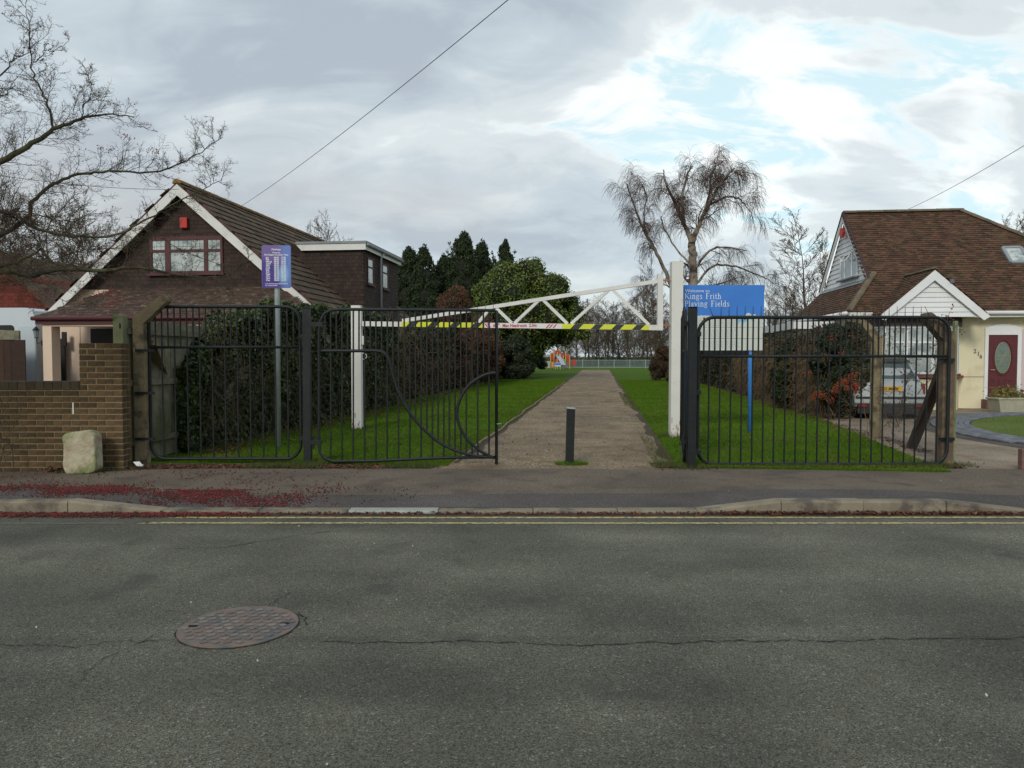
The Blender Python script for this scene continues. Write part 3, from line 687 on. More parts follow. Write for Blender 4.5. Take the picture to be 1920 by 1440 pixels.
# striped reflective strips and the headroom plate, screwed to the front of the beam
M_yel = mat('reflective_yellow', (.62, .66, .03), .5, (.56, .60, .03), 8); M_tapeb = mat('tape_black', (.02, .024, .022), .5); M_lab = mat('label_white', (.70, .68, .68), .5, (.66, .62, .63), 10); M_crim = mat('label_crimson', (.42, .02, .06), .6)
off = nv*(.05+.003)
def plate(x0, x1, y0, y1, m, name, lift=0, slant=0, par=None):
    yy = lambda px: 607+(px-679)*7.5/564
    h0 = (y0, y1)
    q = [B(x0+slant, yy(x0)+y0), B(x1+slant, yy(x1)+y0), B(x1, yy(x1)+y1), B(x0, yy(x0)+y1)]
    q = [p+off+nv*lift for p in q]; return ba.part(name, MB().prism(q, nv*.003), m, par)
def hazard(x0, x1, pitch, wdt, ph):
    pl_ = plate(x0, x1, -4.6, 4.6, M_yel, 'hazard_strip'); x = x0+ph
    while x+wdt < x1-8: plate(x, x+wdt, -4.6, 4.6, M_tapeb, 'black_stripe', .0035, 9, pl_); x += pitch
hazard(755, 907, 40, 15, 8); hazard(1055, 1217, 38.5, 15.5, 15)
lab = plate(907.5, 1054.5, -4.6, 4.6, M_lab, 'headroom_plate')
def onbeam(me, px, py, par, name='lettering'):
    yy = 607+(px-679)*7.5/564; p = B(px, yy+py)+off+nv*.005
    o = link(name, me, None, ba.e); o.parent = par
    rot = Matrix((Vector((dv.x, dv.y, 0)).normalized(), (0, 0, 1), Vector((dv.y, -dv.x, 0)).normalized())).transposed().to_4x4()
    o.matrix_local = Matrix.Translation(p - ba.org) @ rot; return o
onbeam(text('6\'6"', .086, M_crim, .95, .0005, .15, .0025), 925.5, 3.0, lab)
onbeam(text('Max Headroom  2.0m', .086, M_crim, .86, .0005, 0.0, .0025), 943.5, 3.0, lab)
for x in (910, 914.5): plate(x+5, x+7.5, -3.4, 3.4, M_crim, 'slash', .004, -6, lab)
for x in (1024.5, 1030, 1037): plate(x, x+2.4, -3.4, 3.4, M_crim, 'slash', .004, 6, lab)
# ================================================================ SIGNS
# opening times
Y = 12.0; q = P(522, 838, Y)
M_sgn = bpy.data.materials.new('blue_sign_print'); M_sgn.use_nodes = True
def signmat():
    t = M_sgn.node_tree; n = t.nodes; l = t.links; b = n['Principled BSDF']; b.inputs['Roughness'].default_value = .45
    co = n.new('ShaderNodeTexCoord').outputs['Object']; s = n.new('ShaderNodeSeparateXYZ'); l.new(co, s.inputs[0])
    def mr(x, a, c, lo=0, hi=1):
        k = n.new('ShaderNodeMapRange'); k.interpolation_type = 'SMOOTHSTEP'; l.new(x, k.inputs['Value'])
        for i, v in zip(('From Min', 'From Max', 'To Min', 'To Max'), (a, c, lo, hi)): k.inputs[i].default_value = v
        return k.outputs[0]
    def mm(op, a, c):
        k = n.new('ShaderNodeMath'); k.operation = op
        for i, v in enumerate((a, c)):
            if isinstance(v, (int, float)): k.inputs[i].default_value = v
            else: l.new(v, k.inputs[i])
        return k.outputs[0]
    def mix(f, a, c):
        k = n.new('ShaderNodeMix'); k.data_type = 'RGBA'; l.new(f, k.inputs[0])
        for i, v in ((6, a), (7, c)):
            if isinstance(v, tuple): k.inputs[i].default_value = (*v, 1)
            else: l.new(v, k.inputs[i])
        return k.outputs[2]
    c = mix(mr(mm('ADD', s.outputs[2], mm('MULTIPLY', s.outputs[0], .35)), .30, .46), (.045, .02, .24), (.14, .09, .30))
    c = mix(mr(s.outputs[0], .0, .17), c, (.10, .19, .52))
    d = mm('ADD', mm('POWER', mm('SUBTRACT', s.outputs[0], .11), 2.0), mm('MULTIPLY', mm('POWER', mm('SUBTRACT', s.outputs[2], .21), 2.0), .35))
    c = mix(mr(d, .012, .0005), c, (.20, .40, .66))
    l.new(c, b.inputs['Base Color'])
signmat()
zb_, zt_ = P(0, 540, Y).z, P(0, 461, Y).z; xa, xb = P(493, 500, Y).x, P(547, 500, Y).x; bw = xb-xa; xc = (xa+xb)/2
ts = Thing('notice_sign', 'purple and blue park opening times notice on a grey pole left of the gate', 'sign', (q.x, Y, .05))
mb = MB(); xp = P(521.5, 700, Y).x; mb.tube([(q.x, Y, 0), (xp, Y, zb_-.02), (xp, Y, zt_-.1)], .042, 12); ts.part('pole', mb, M_galv, smooth=True)
rr = rrect(xa, xb, zb_, zt_, .03, 0, (1, 1, 1, 1)); fr = MB().prism([(p[0]-xc, 0, p[2]-zb_) for p in rr][::-1], (0, -.004, 0))
def lboard():
    me = fr.mesh('panel'); o = link('panel', me, M_sgn, ts.e, Vector((xc, Y-.045, zb_))-ts.org); return o
lb = lboard(); rim_ = ts.part('panel_edge', MB().tube([(p[0], Y-.047, p[2]) for p in rr], .005, 5, True), mat('sign_edge', (.16, .14, .28), .5))
M_txt = mat('sign_lettering', (.72, .74, .80), .6)
def stxt(s, x, z, size, sc_x=1, bold=.0, al='LEFT', par=lb):
    o = link('lettering', text(s, size, M_txt, sc_x, .0004, 0, bold, al), None, par, (x, -.0052, z)); o.rotation_euler = (math.pi/2, 0, 0); return o
H = zt_-zb_
stxt('Medway', 0, H*.885, .042, 1.05, .001, 'CENTER'); stxt('Times for', 0, H*.815, .030, 1.1, .001, 'CENTER'); stxt('Park Opening & Locking Times', 0, H*.762, .036, .84, .0012, 'CENTER')
tt = ['17.00', '17.00', '18.00', '19.30', '21.00', '21.00', '21.00', '20.30', '19.30', '18.00', '17.00', '16.30']
for i, mth in enumerate(('Jan', 'Feb', 'March', 'April', 'May', 'June', 'July', 'Aug', 'Sept', 'Oct', 'Nov', 'Dec')):
    z = H*(.695-i*.0485)
    stxt(mth, -bw*.36, z, .038, 1, .0014); stxt('08.00', -bw*.08, z, .038, .92, .0014); stxt(tt[i], bw*.16, z, .038, .92, .0014)
stxt('Out of hours emergency contact', 0, H*.085, .026, 1.02, .0008, 'CENTER'); stxt('Tel: 01634 304400', -bw*.40, H*.040, .026, 1, .0008)
# welcome sign
Y = 14.2; X = lambda px: P(px, 600, Y).x; Z = lambda py: P(0, py, Y).z
M_blue = mat('sign_blue', (.045, .20, .62), .5, (.04, .185, .58), 3); M_cream = mat('sign_panel_pale', (.52, .56, .50), .5, (.57, .60, .55), 2); M_pblue = mat('post_blue', (.05, .22, .62), .5, (.04, .18, .52), 8)
ws = Thing('park_sign', 'large blue and white Kings Frith Playing Fields welcome sign on blue posts behind the railings', 'sign', (X(1406), Y, .05))
for px in (1406, 1292): ws.part('post', MB().tube([(X(px)+(.03 if px > 1400 else 0), Y, 0), (X(px), Y, Z(545))], .045, 10), M_pblue, smooth=True)
yb_ = Y-.06
hd = ws.part('header_board', MB().box((X(1276), yb_-.012, Z(592)), (X(1430), yb_, Z(535))), M_blue)
for a, b_ in ((592.6, 613.6), (614.3, 634.7), (635.4, 657)): ws.part('info_panel', MB().box((X(1276), yb_-.010, Z(b_)), (X(1428), yb_-.001, Z(a))), M_cream)
def T2(s, px, py, size, sc_x=1, bold=0, m=None, par=hd):
    o = link('lettering', text(s, size, m or M_upvc, sc_x, .0006, 0, bold), None, par, (X(px)-ws.org.x, yb_-.0135-ws.org.y, Z(py)-ws.org.z)); o.rotation_euler = (math.pi/2, 0, 0)
T2('Welcome to', 1282.5, 548.5, .082, 1.10)
# Roman lettering cut stroke by stroke: (advance, strokes [(points, width)], serifs [(x, y, half width)])
GL = {'K': (.86, [([(.17, 0), (.17, 1)], .13), ([(.72, 1), (.22, .42)], .05), ([(.34, .56), (.80, 0)], .13)], [(.17, 0, .17), (.17, 1, .17), (.70, 1, .12), (.80, 0, .14)]),
 'i': (.33, [([(.16, 0), (.16, .64)], .11), ([(.16, .84), (.16, .94)], .12)], [(.16, 0, .14), (.11, .64, .08)]),
 'n': (.66, [([(.16, 0), (.16, .64)], .11), ([(.16, .5), (.28, .63), (.42, .62), (.50, .5), (.50, 0)], .10)], [(.16, 0, .13), (.50, 0, .13), (.11, .64, .08)]),
 'g': (.60, [([(.28, .66), (.12, .58), (.10, .38), (.27, .26), (.44, .36), (.44, .56), (.28, .66)], .08), ([(.42, .62), (.56, .65)], .06), ([(.2, .28), (.12, .16), (.44, .08), (.50, -.1), (.3, -.26), (.08, -.18), (.08, -.04), (.2, .04)], .07)], []),
 's': (.48, [([(.40, .58), (.24, .65), (.10, .54), (.14, .40), (.36, .28), (.42, .14), (.28, .0), (.08, .04)], .085)], [(.40, .52, .03), (.08, .12, .03)]),
 'F': (.68, [([(.17, 0), (.17, 1)], .13), ([(.17, .97), (.62, .97)], .06), ([(.17, .52), (.48, .52)], .06)], [(.17, 0, .17), (.17, 1, .17), (.62, .86, .03), (.48, .45, .03)]),
 'r': (.46, [([(.16, 0), (.16, .64)], .11), ([(.16, .48), (.28, .62), (.42, .62)], .09)], [(.16, 0, .14), (.11, .64, .08)]),
 't': (.42, [([(.18, .82), (.18, .1), (.28, .0), (.40, .05)], .10), ([(.04, .62), (.38, .62)], .06)], []),
 'h': (.66, [([(.16, 0), (.16, 1)], .11), ([(.16, .5), (.28, .63), (.42, .62), (.50, .5), (.50, 0)], .10)], [(.16, 0, .13), (.50, 0, .13), (.11, 1, .08)]),
 'P': (.68, [([(.17, 0), (.17, 1)], .13), ([(.17, .97), (.45, .97), (.60, .85), (.60, .64), (.45, .5), (.17, .5)], .09)], [(.17, 0, .17), (.17, 1, .17)]),
 'l': (.33, [([(.16, 0), (.16, 1)], .11)], [(.16, 0, .14), (.11, 1, .08)]),
 'a': (.56, [([(.12, .54), (.26, .65), (.40, .56), (.40, .08), (.50, .02)], .09), ([(.40, .40), (.16, .30), (.10, .14), (.22, .0), (.40, .12)], .08)], []),
 'y': (.60, [([(.10, .64), (.32, .06)], .11), ([(.52, .64), (.28, -.06), (.18, -.24), (.06, -.24)], .06)], [(.10, .64, .11), (.52, .64, .10)]),
 'e': (.54, [([(.12, .36), (.46, .38), (.42, .58), (.28, .66), (.14, .56), (.10, .32), (.18, .08), (.32, .0), (.46, .10)], .08)], []),
 'd': (.64, [([(.46, 1), (.46, 0)], .11), ([(.46, .5), (.34, .64), (.18, .58), (.10, .32), (.18, .06), (.34, .0), (.46, .14)], .09)], [(.52, 0, .09), (.40, 1, .09)]), ' ': (.5, [], [])}
def roman(s, px, py, h, track=.05):
    mb = MB(); x = X(px); z = Z(py)
    for ch in s:
        adv, st, sf = GL[ch]
        for pts, wd in st:
            for a, b_ in zip(pts, pts[1:]):
                d = Vector((b_[0]-a[0], 0, b_[1]-a[1])).normalized(); e = d*wd*.3*(1 if len(pts) > 2 else 0)
                A = Vector((x+a[0]*h, 0, z+a[1]*h))-e*h; Bq = Vector((x+b_[0]*h, 0, z+b_[1]*h))+e*h
                nn = Vector((-d.z, 0, d.x))*wd*h/2; yy = yb_-.0135 - random.uniform(0, .0006)
                mb.add([(A+nn).xz.to_3d().xzy+Vector((0, yy, 0)), (A-nn).xz.to_3d().xzy+Vector((0, yy, 0)), (Bq-nn).xz.to_3d().xzy+Vector((0, yy, 0)), (Bq+nn).xz.to_3d().xzy+Vector((0, yy, 0))], [(0, 1, 2, 3)])
        for sx_0, sy_0, hw in sf:
            yy = yb_-.0145; k = .028*h; mb.add([(x+(sx_0-hw)*h, yy, z+sy_0*h-k), (x+(sx_0+hw)*h, yy, z+sy_0*h-k), (x+(sx_0+hw)*h, yy, z+sy_0*h+k), (x+(sx_0-hw)*h, yy, z+sy_0*h+k)], [(0, 1, 2, 3)])
        x += (adv+track)*h
    ws.part('lettering', mb, M_upvc, hd)
roman('Kings Frith', 1281.5, 561.0, .107); roman('Playing Fields', 1281.5, 575.0, .107)
# pale emblem at the lower right of the header, partly over the panel
def disc(cx_, cy_, r, y_, m, par, name='emblem'):
    ws.part(name, MB().prism([(X(cx_)+r*math.cos(t), y_, Z(cy_)+r*math.sin(t)*.9) for t in [math.pi*k/9 for k in range(10)]][::-1], (0, -.0015, 0)), m, par)
disc(1401, 592, .055, yb_-.0125, M_cream, hd); disc(1412, 592, .03, yb_-.0125, M_cream, hd)
M_lb = mat('emblem_blue', (.20, .48, .66), .6)
mb = MB(); yy = yb_-.0112
for (a, b_), (c_, d_), wd in (((1380, 603), (1402, 593.5), .06), ((1390, 605), (1404, 594), .05), ((1402, 594), (1412, 603), .04)): mb.bar((X(a), yy, Z(b_)), (X(c_), yy, Z(d_)), .0015, wd, (0, 0, 1))
ws.part('emblem', mb, M_lb)
for r0 in range(3):
    mb = MB()
    for k in range(5):
        z = Z(596+r0*21+2+k*3.1); x = X(1296); 
        while x < X(1375+10*(k % 2)): wl = random.uniform(.02, .07); mb.box((x, yb_-.0112, z-.006), (x+wl, yb_-.0102, z+.004)); x += wl+.02
    ws.part('small_print', mb, mat('small_print', (.34, .42, .42), .7), stuff=True)
# ================================================================ HOUSES (frame turned with the park path)
M_tileb = mat('brown_wall_tile', (.046, .029, .023), .9, (.034, .022, .018), 6, .3, 60, island=.30)
M_tiler = mat('dark_roof_tile', (.088, .058, .038), .95, (.060, .043, .030), 3, .6, 50, island=.30, stain=(.13, .10, .045), sscale=2.5, sth=(.52, .7))
M_tilep = mat('porch_roof_tile', (.092, .056, .040), .95, (.065, .042, .032), 4, .6, 50, island=.35, stain=(.20, .17, .13), sscale=7, sth=(.56, .68))
M_tileo = mat('old_clay_tile', (.115, .054, .034), .95, (.080, .042, .028), 3.5, .6, 50, island=.40, stain=(.070, .058, .024), sscale=5, sth=(.48, .66))
M_ridge = mat('lichen_ridge_tile', (.26, .14, .03), .95, (.13, .09, .045), 6, .7, 50, objr=.3, stain=(.10, .08, .06), sscale=5)
M_hipt = mat('ridge_tile', (.15, .125, .085), .95, (.11, .09, .06), 5, .6, 50, objr=.2)
M_pink = mat('cream_pink_render', (.70, .55, .43), .9, (.66, .52, .40), 2, .3, 50)
M_cream2 = mat('cream_render', (.72, .66, .46), .9, (.68, .62, .43), 1.5, .3, 60, stain=(.58, .52, .36), sscale=1.1)
M_glass = mat('window_glass', (.20, .25, .26), .06, (.26, .30, .30), 3, spec=1.0); M_glassp = mat('net_and_sky_glass', (.30, .35, .34), .15, (.50, .55, .53), 2.2, spec=.9, stain=(.18, .22, .22), sscale=3)  # M_glassp: net curtains and reflected sky both put into the pane colour
M_maroon = mat('maroon_frame', (.075, .022, .022), .6); M_dark = mat('dark_opening', (.012, .011, .010), .6)
M_plum = mat('plum_brick', (.19, .11, .09), .9, (.14, .08, .07), 10, .4, 50)
M_lead = mat('grey_lead', (.20, .22, .24), .7, (.25, .27, .28), 4)
# ---------- brown bungalow on the left
UA, WB = -11.27, 19.0; ZA = 6.17; HWD = 4.05; SLP = .875; ZF = ZA-HWD*SLP
lh = Thing('bungalow', 'brown tile hung bungalow with white barge boards, left of the park hedge', 'house', (UA, WB, 0), True)
WE = 29.7
for s in (1, -1):
    b_ = Vector((-s, 0, SLP)).normalized(); a_ = Vector((0, s, 0)); sl = HWD*math.sqrt(1+SLP**2)
    O = Vector((UA+s*HWD, WB if s > 0 else WE, ZF)); Lr = WE-WB
    plane_ = plane(MB(), O, a_, b_, [(0, 0), (Lr, 0), (Lr, sl), (0, sl)], .12)
    rf = lh.part('roof_slope', plane_, M_tiler)
    lh.part('roof_tiles', tiles(MB(), O+Vector((0, 0, .004)), a_, b_, [(0, 0), (Lr, 0), (Lr, sl), (0, sl)], .30, .30, .035, .006), M_tiler, rf, stuff=True)
    # barge board with soffit
    mb = MB(); e = Vector((s*HWD, 0, -HWD*SLP)); A = Vector((UA, WB-.02, ZA-.06)); Bp = A+e*1.015
    dn = Vector((0, 0, -.30)); mb.prism([A, Bp, Bp+dn*.9, A+dn], (0, -.035, 0)); lh.part('barge_board', mb, M_white)
    mb = MB(); A2 = A+Vector((0, 0, .085)); B2_ = Bp+Vector((0, 0, .085)); mb.prism([A2, B2_, B2_+Vector((0, 0, -.075)), A2+Vector((0, 0, -.075))], (0, .10, 0)); lh.part('verge_tiles', mb, M_maroon)
k = 0; wq = WB-.06
while wq < WE:
    mb = MB(); vs = []
    for x, dz in ((0, 0), (.42, .004)):
        for t in range(7): a = math.pi*t/6; vs.append((UA+.13*math.cos(a), wq+x, ZA-.045+.12*math.sin(a)+dz+random.uniform(-.003, .003)))
    mb.add(vs, [(t, t+1, 8+t, 7+t) for t in range(6)]+[(6, 5, 4, 3, 2, 1, 0)]); lh.part('ridge_tile', mb, M_ridge); wq += .425; k += 1
GW = WB+.25
lh.part('gable_wall', MB().prism([(UA-3.8, GW, 0), (UA+3.8, GW, 0), (UA+3.8, GW, ZA-.1-3.8*SLP), (UA, GW, ZA-.1), (UA-3.8, GW, ZA-.1-3.8*SLP)][::-1], (0, .2, 0)), M_pink)
win = (-.97, 1.13, 3.75, 4.76)     # window relative to the ridge line: u0, u1, z0, z1
pxw = lambda px, py: None
zp = 3.36
tg = tiles(MB(), (UA, GW-.002, 0), (1, 0, 0), (0, 0, 1), [(-(ZA-.1-zp)/SLP, zp), ((ZA-.1-zp)/SLP, zp), (0, ZA-.1)], .165, .115, .014, .002, holes=[[(win[0], win[2]), (win[1], win[2]), (win[1], win[3]), (win[0], win[3])]])
lh.part('hanging_tiles', tg, M_tileb, stuff=True)
lh.part('tile_backing', MB().prism([(UA-(ZA-.12-zp)/SLP, GW-.0035, zp), (UA+(ZA-.12-zp)/SLP, GW-.0035, zp), (UA, GW-.0035, ZA-.12)][::-1], (0, .003, 0)), M_tileb)
# gable window: maroon frame, six lights, leaded toplights
u0, u1, z0, z1 = UA+win[0], UA+win[1], win[2], win[3]; yf = GW-.05
wf = lh.part('window', MB().box((u0, yf, z0), (u1, GW+.02, z0+.07)).box((u0, yf, z1-.10), (u1, GW+.02, z1)).box((u0, yf, z0+.0705), (u0+.07, GW+.02, z1-.1005)).box((u1-.07, yf, z0+.0705), (u1, GW+.02, z1-.1005)), M_maroon)
ms_ = [u0+.07, u0+.44, u0+.59, u1-.54, u1-.43, u1-.07]; ztr = z0+.585
for a, b2 in ((ms_[1], ms_[2]), (ms_[3], ms_[4])): lh.part('mullion', MB().box((a, yf+.002, z0+.0705), (b2, GW+.02, z1-.1005)), M_maroon, wf)
for a, b2 in ((ms_[0], ms_[1]), (ms_[2], ms_[3]), (ms_[4], ms_[5])):
    lh.part('transom', MB().box((a, yf+.003, ztr), (b2, GW+.02, ztr+.07)), M_maroon, wf)
    lh.part('pane', MB().box((a, yf+.03, z0+.0705), (b2, yf+.036, ztr-.001)), M_glassp, wf); lh.part('pane', MB().box((a, yf+.03, ztr+.071), (b2, yf+.036, z1-.101)), M_glassp, wf)
    mb = MB(); n_ = max(2, int((b2-a)/.11))
    for i in range(1, n_): x = a+(b2-a)*i/n_; mb.tube([(x, yf+.028, ztr+.07), (x, yf+.028, z1-.1)], .004, 4)
    mb.tube([(a, yf+.027, ztr+.155), (b2, yf+.027, ztr+.155)], .004, 4); lh.part('leading', mb, M_dark, wf)
# curtain swag seen in the middle light
lh.part('sill', MB().box((u0-.05, yf-.06, z0-.05), (u1+.05, yf+.02, z0)), M_maroon, wf)
# porch lean-to roof
WP = 17.55; ZP0, ZP1 = 2.52, 3.37; PU0, PU1 = -14.35, -6.9
b_ = Vector((0, GW-WP, ZP1-ZP0)).normalized(); sl = math.hypot(GW-WP, ZP1-ZP0)
pol = [(0, 0), (PU1-PU0, 0), (-8.5-PU0, sl), (1.0, sl)]
lr = lh.part('porch_roof', plane(MB(), (PU0, WP, ZP0), (1, 0, 0), b_, pol, .08), M_tilep)
lh.part('porch_tiles', tiles(MB(), (PU0, WP, ZP0+.003), (1, 0, 0), b_, pol, .165, .105, .020, .004), M_tilep, lr, stuff=True)
lh.part('gutter', MB().tube([(PU0-.05, WP-.05, ZP0-.05), (PU1, WP-.05, ZP0-.05)], .055, 8), M_maroon, smooth=True)
lh.part('fascia', MB().box((PU0, WP+.0, ZP0-.20), (PU1, WP+.03, ZP0-.015)), M_maroon)
lh.part('porch_beam', MB().box((PU0+.15, WP+.06, 2.27), (PU1, WP+.38, ZP0-.09)), M_pink)
lh.part('porch_pillar', MB().box((PU0+.15, WP+.061, 0), (PU0+.40, WP+.37, 2.268)), M_pink)
bwall = lh.part('porch_back_wall', MB().box((-14.75, WP+1.25, 0), (-7.4, WP+1.4, 2.6)), M_pink)
for uq in (-14.05, -12.4): lh.part('render_joint', MB().box((uq, WP+1.245, 0), (uq+.012, WP+1.249, 2.5)), M_maroon, bwall)
sg = lh.part('side_gate', MB().box((-14.70, WP+1.05, .05), (-14.36, WP+1.10, 1.98)), M_dark)
lh.part('gate_latch', MB().box((-14.40, WP+1.0, 1.78), (-14.28, WP+1.049, 2.16)), M_dark, sg)
a = P(174, 640, 18.55); dw = lh.part('porch_window', MB().box((-13.70, WP+1.19, 1.1), (-12.85, WP+1.247, 2.25)), M_dark)
# dormers with flat roofs
def dormer(s, w0, w1, ud, ui, zt_):
    U = UA+s*ud; I = UA+s*ui; zb0 = ZF-.15
    rz = lambda u: ZA-abs(u-UA)*SLP
    fr_ = lh.part('dormer_roof', MB().box((min(U+s*.15, I), w0-.15, zt_), (max(U+s*.15, I), w1+.15, zt_+.07)), M_lead)
    lh.part('dormer_fascia', MB().prism([(U+s*.12, w0-.12, zt_-.2), (U+s*.12, w0-.12, zt_-.002), (I, w0-.12, zt_-.002), (I+s*.18, w0-.12, zt_-.2)], (0, .03*1, 0)), M_white, fr_)
    lh.part('dormer_fascia', MB().box((min(U+s*.12, U+s*.09), w0-.088, zt_-.2), (max(U+s*.12, U+s*.09), w1+.1, zt_-.0025)), M_white, fr_)
    lh.part('dormer_gutter', MB().tube([(U+s*.18, w0-.1, zt_-.04), (U+s*.18, w1+.15, zt_-.05)], .045, 8), M_lead, fr_, smooth=True)
    mb = MB(); pts = [(U, w0, rz(U)-.3), (U, w0, zt_-.01), (UA+s*(ZA-zt_)/SLP, w0, zt_-.01)]
    ck = lh.part('dormer_cheek', mb.prism(pts, (0, .1, 0)), M_tileb)
    hp = [(0, rz(U)-.25), (0, zt_-.02), (abs(U-UA)-(ZA-zt_)/SLP, zt_-.02)] 
    if s > 0: tm = tiles(MB(), (U, w0-.002, 0), (1, 0, 0), (0, 0, 1), [(-p[0], p[1]) for p in hp], .165, .115, .014, .002)
    else: tm = tiles(MB(), (U, w0-.002, 0), (1, 0, 0), (0, 0, 1), hp, .165, .115, .014, .002)
    lh.part('hanging_tiles', tm, M_tileb, ck, stuff=True)
    wl = lh.part('dormer_wall', MB().box((min(U, U-s*.1), w0+.101, zb0), (max(U, U-s*.1), w1, zt_-.01)), M_tileb)
    return wl, U
zd = 4.98
dwall, DU = dormer(1, 22.5, 26.4, 3.97, 1.85, zd)
wins = [(22.85, 23.5), (24.45, 25.15)]
tw_ = tiles(MB(), (DU+.002, 22.5, 0), (0, 1, 0), (0, 0, 1), [(0, ZF-.2), (3.9, ZF-.2), (3.9, zd-.02), (0, zd-.02)], .165, .115, .014, .002, holes=[[(a-22.5, 3.78), (b2-22.5, 3.78), (b2-22.5, 4.62), (a-22.5, 4.62)] for a, b2 in wins])
lh.part('hanging_tiles', tw_, M_tileb, dwall, stuff=True)
for a, b2 in wins:
    wf = lh.part('dormer_window', MB().box((DU-.01, a, 3.78), (DU+.04, b2, 3.83)).box((DU-.01, a, 4.57), (DU+.04, b2, 4.62)).box((DU-.01, a, 3.8305), (DU+.04, a+.05, 4.5695)).box((DU-.01, b2-.05, 3.8305), (DU+.04, b2, 4.5695)).box((DU-.008, a+.051, 4.30), (DU+.038, b2-.051, 4.34)), M_maroon)
    lh.part('pane', MB().box((DU+.01, a+.051, 3.831), (DU+.016, b2-.051, 4.299)), M_glassp, wf); lh.part('pane', MB().box((DU+.01, a+.051, 4.341), (DU+.016, b2-.051, 4.569)), M_glassp, wf)
    lh.part('sill', MB().box((DU, a-.04, 3.73), (DU+.09, b2+.04, 3.778)), M_maroon, wf)
wq = 24.1; lh.part('drain_pipe', MB().tube([(DU+.18, wq, zd-.08), (DU+.09, wq, zd-.25), (DU+.09, wq, ZF-.1)], .038, 8), mat('grey_pipe', (.38, .40, .42), .5), smooth=True)
lh.part('side_wall', MB().box((UA+3.7, GW+.25, 0), (UA+3.8, WE-.1, ZF+.05)), M_pink)
dormer(-1, 22.5, 26.4, 3.97, 1.85, zd)
q = P(348, 412, 19.9)
def turned_box(name, label, cat, c, hw, hh, m, shape=None):
    o = link(name, (shape or MB().cham((-hw, -.1, -hh), (hw, 0, hh), .012)).mesh(name), m); o.location = c; o.rotation_euler = (0, 0, -AL); return tag(o, label, cat)
uq, wq = q.x*CA-q.y*SA, q.x*SA+q.y*CA
c = L(uq*GW/wq, GW-.02, q.z); turned_box('alarm_box', 'tall red alarm box high on the brown tiled gable', 'alarm box', c, .10, .145, mat('red_plastic', (.42, .025, .02), .4))
# lantern on the pillar
lt = Thing('wall_lantern', 'small black lantern on the left side of the pale porch pillar', 'lantern', (PU0+.08, WP+.15, 1.95), True)
x, y = PU0-.06, WP+.1
lt.part('bracket', MB().tube([(PU0+.10, y+.05, 1.86), (x, y+.03, 1.84), (x, y+.02, 1.97)], .012, 6).box((PU0+.075, y, 1.78), (PU0+.099, y+.1, 1.92)), M_black)
lt.part('cage', MB().tube([(x, y, 1.97), (x, y, 1.99)], .05, 6).tube([(x, y, 2.17), (x, y, 2.20), (x, y, 2.27)], [.095, .075, .01], 6), M_black)
lt.part('glass', MB().tube([(x, y, 1.991), (x, y, 2.169)], [.045, .075], 6), M_glass)
# ---------- cream bungalow on the right
UG, WR, ZR2 = 7.84, 25.3, 6.1; WEv, ZEv = 21.97, 2.75; UE = 6.9; ZFt = 3.816; WFr, WRe = 22.98, 27.6
WF = 22.35
rh = Thing('bungalow', 'cream rendered bungalow with mossy clay tile roof and white gables on the right', 'house', (10, WF, 0), True)
bv = Vector((0, WR-WEv, ZR2-ZEv)); sl = bv.length; bvn = bv.normalized()
UR, URE = 11.28, 15.95
f_ = lambda z: (z-ZEv)/(ZR2-ZEv)*sl
pol = [(UE-UE, 0), (URE-UE, 0), (UR-UE, sl), (UG-.13-UE, sl), (UG-.13-UE, f_(ZFt)+.02)]
sk = [(11.84, 4.20), (12.34, 4.20), (12.34, 4.70), (11.84, 4.70)]
bay_h = [(7.35-UE, -.1), (10.45-UE, -.1), (8.88-UE, f_(3.72))]
skh = [(s[0]-UE, f_(s[1])) for s in sk]
rf = rh.part('roof_slope', plane(MB(), (UE, WEv, ZEv), (1, 0, 0), bv, pol, .1), M_tileo)
rh.part('roof_tiles', tiles(MB(), (UE, WEv, ZEv+.004), (1, 0, 0), bv, pol, .165, .10, .026, .008, holes=[skh]), M_tileo, rf, stuff=True)
rb = Vector((0, -(WR-WEv), ZR2-ZEv))
rh.part('rear_roof_slope', plane(MB(), (UE, 2*WR-WEv, ZEv), (-1, 0, 0), rb, [(0, 0), (-(URE-UE), 0), (-(UR-UE), sl), (-(UG-UE), sl), (-(UG-UE), f_(ZFt))][::-1], .1), M_tileo)
# hip at left below the gablet
hb = Vector((UG-UE, 0, ZFt-ZEv)); hl_ = hb.length; a_ = Vector((0, -1, 0)); Lh = 2*(WR-WEv); O = Vector((UE, 2*WR-WEv, ZEv)); gi = WFr-WEv
hp = [(0, 0), (Lh, 0), (Lh-gi, hl_), (gi, hl_)]
hf = rh.part('hip_slope', plane(MB(), O, a_, hb, hp, .1), M_tileo); rh.part('hip_tiles', tiles(MB(), O+Vector((0, 0, .004)), a_, hb, hp, .165, .10, .022, .006), M_tileo, hf, stuff=True)
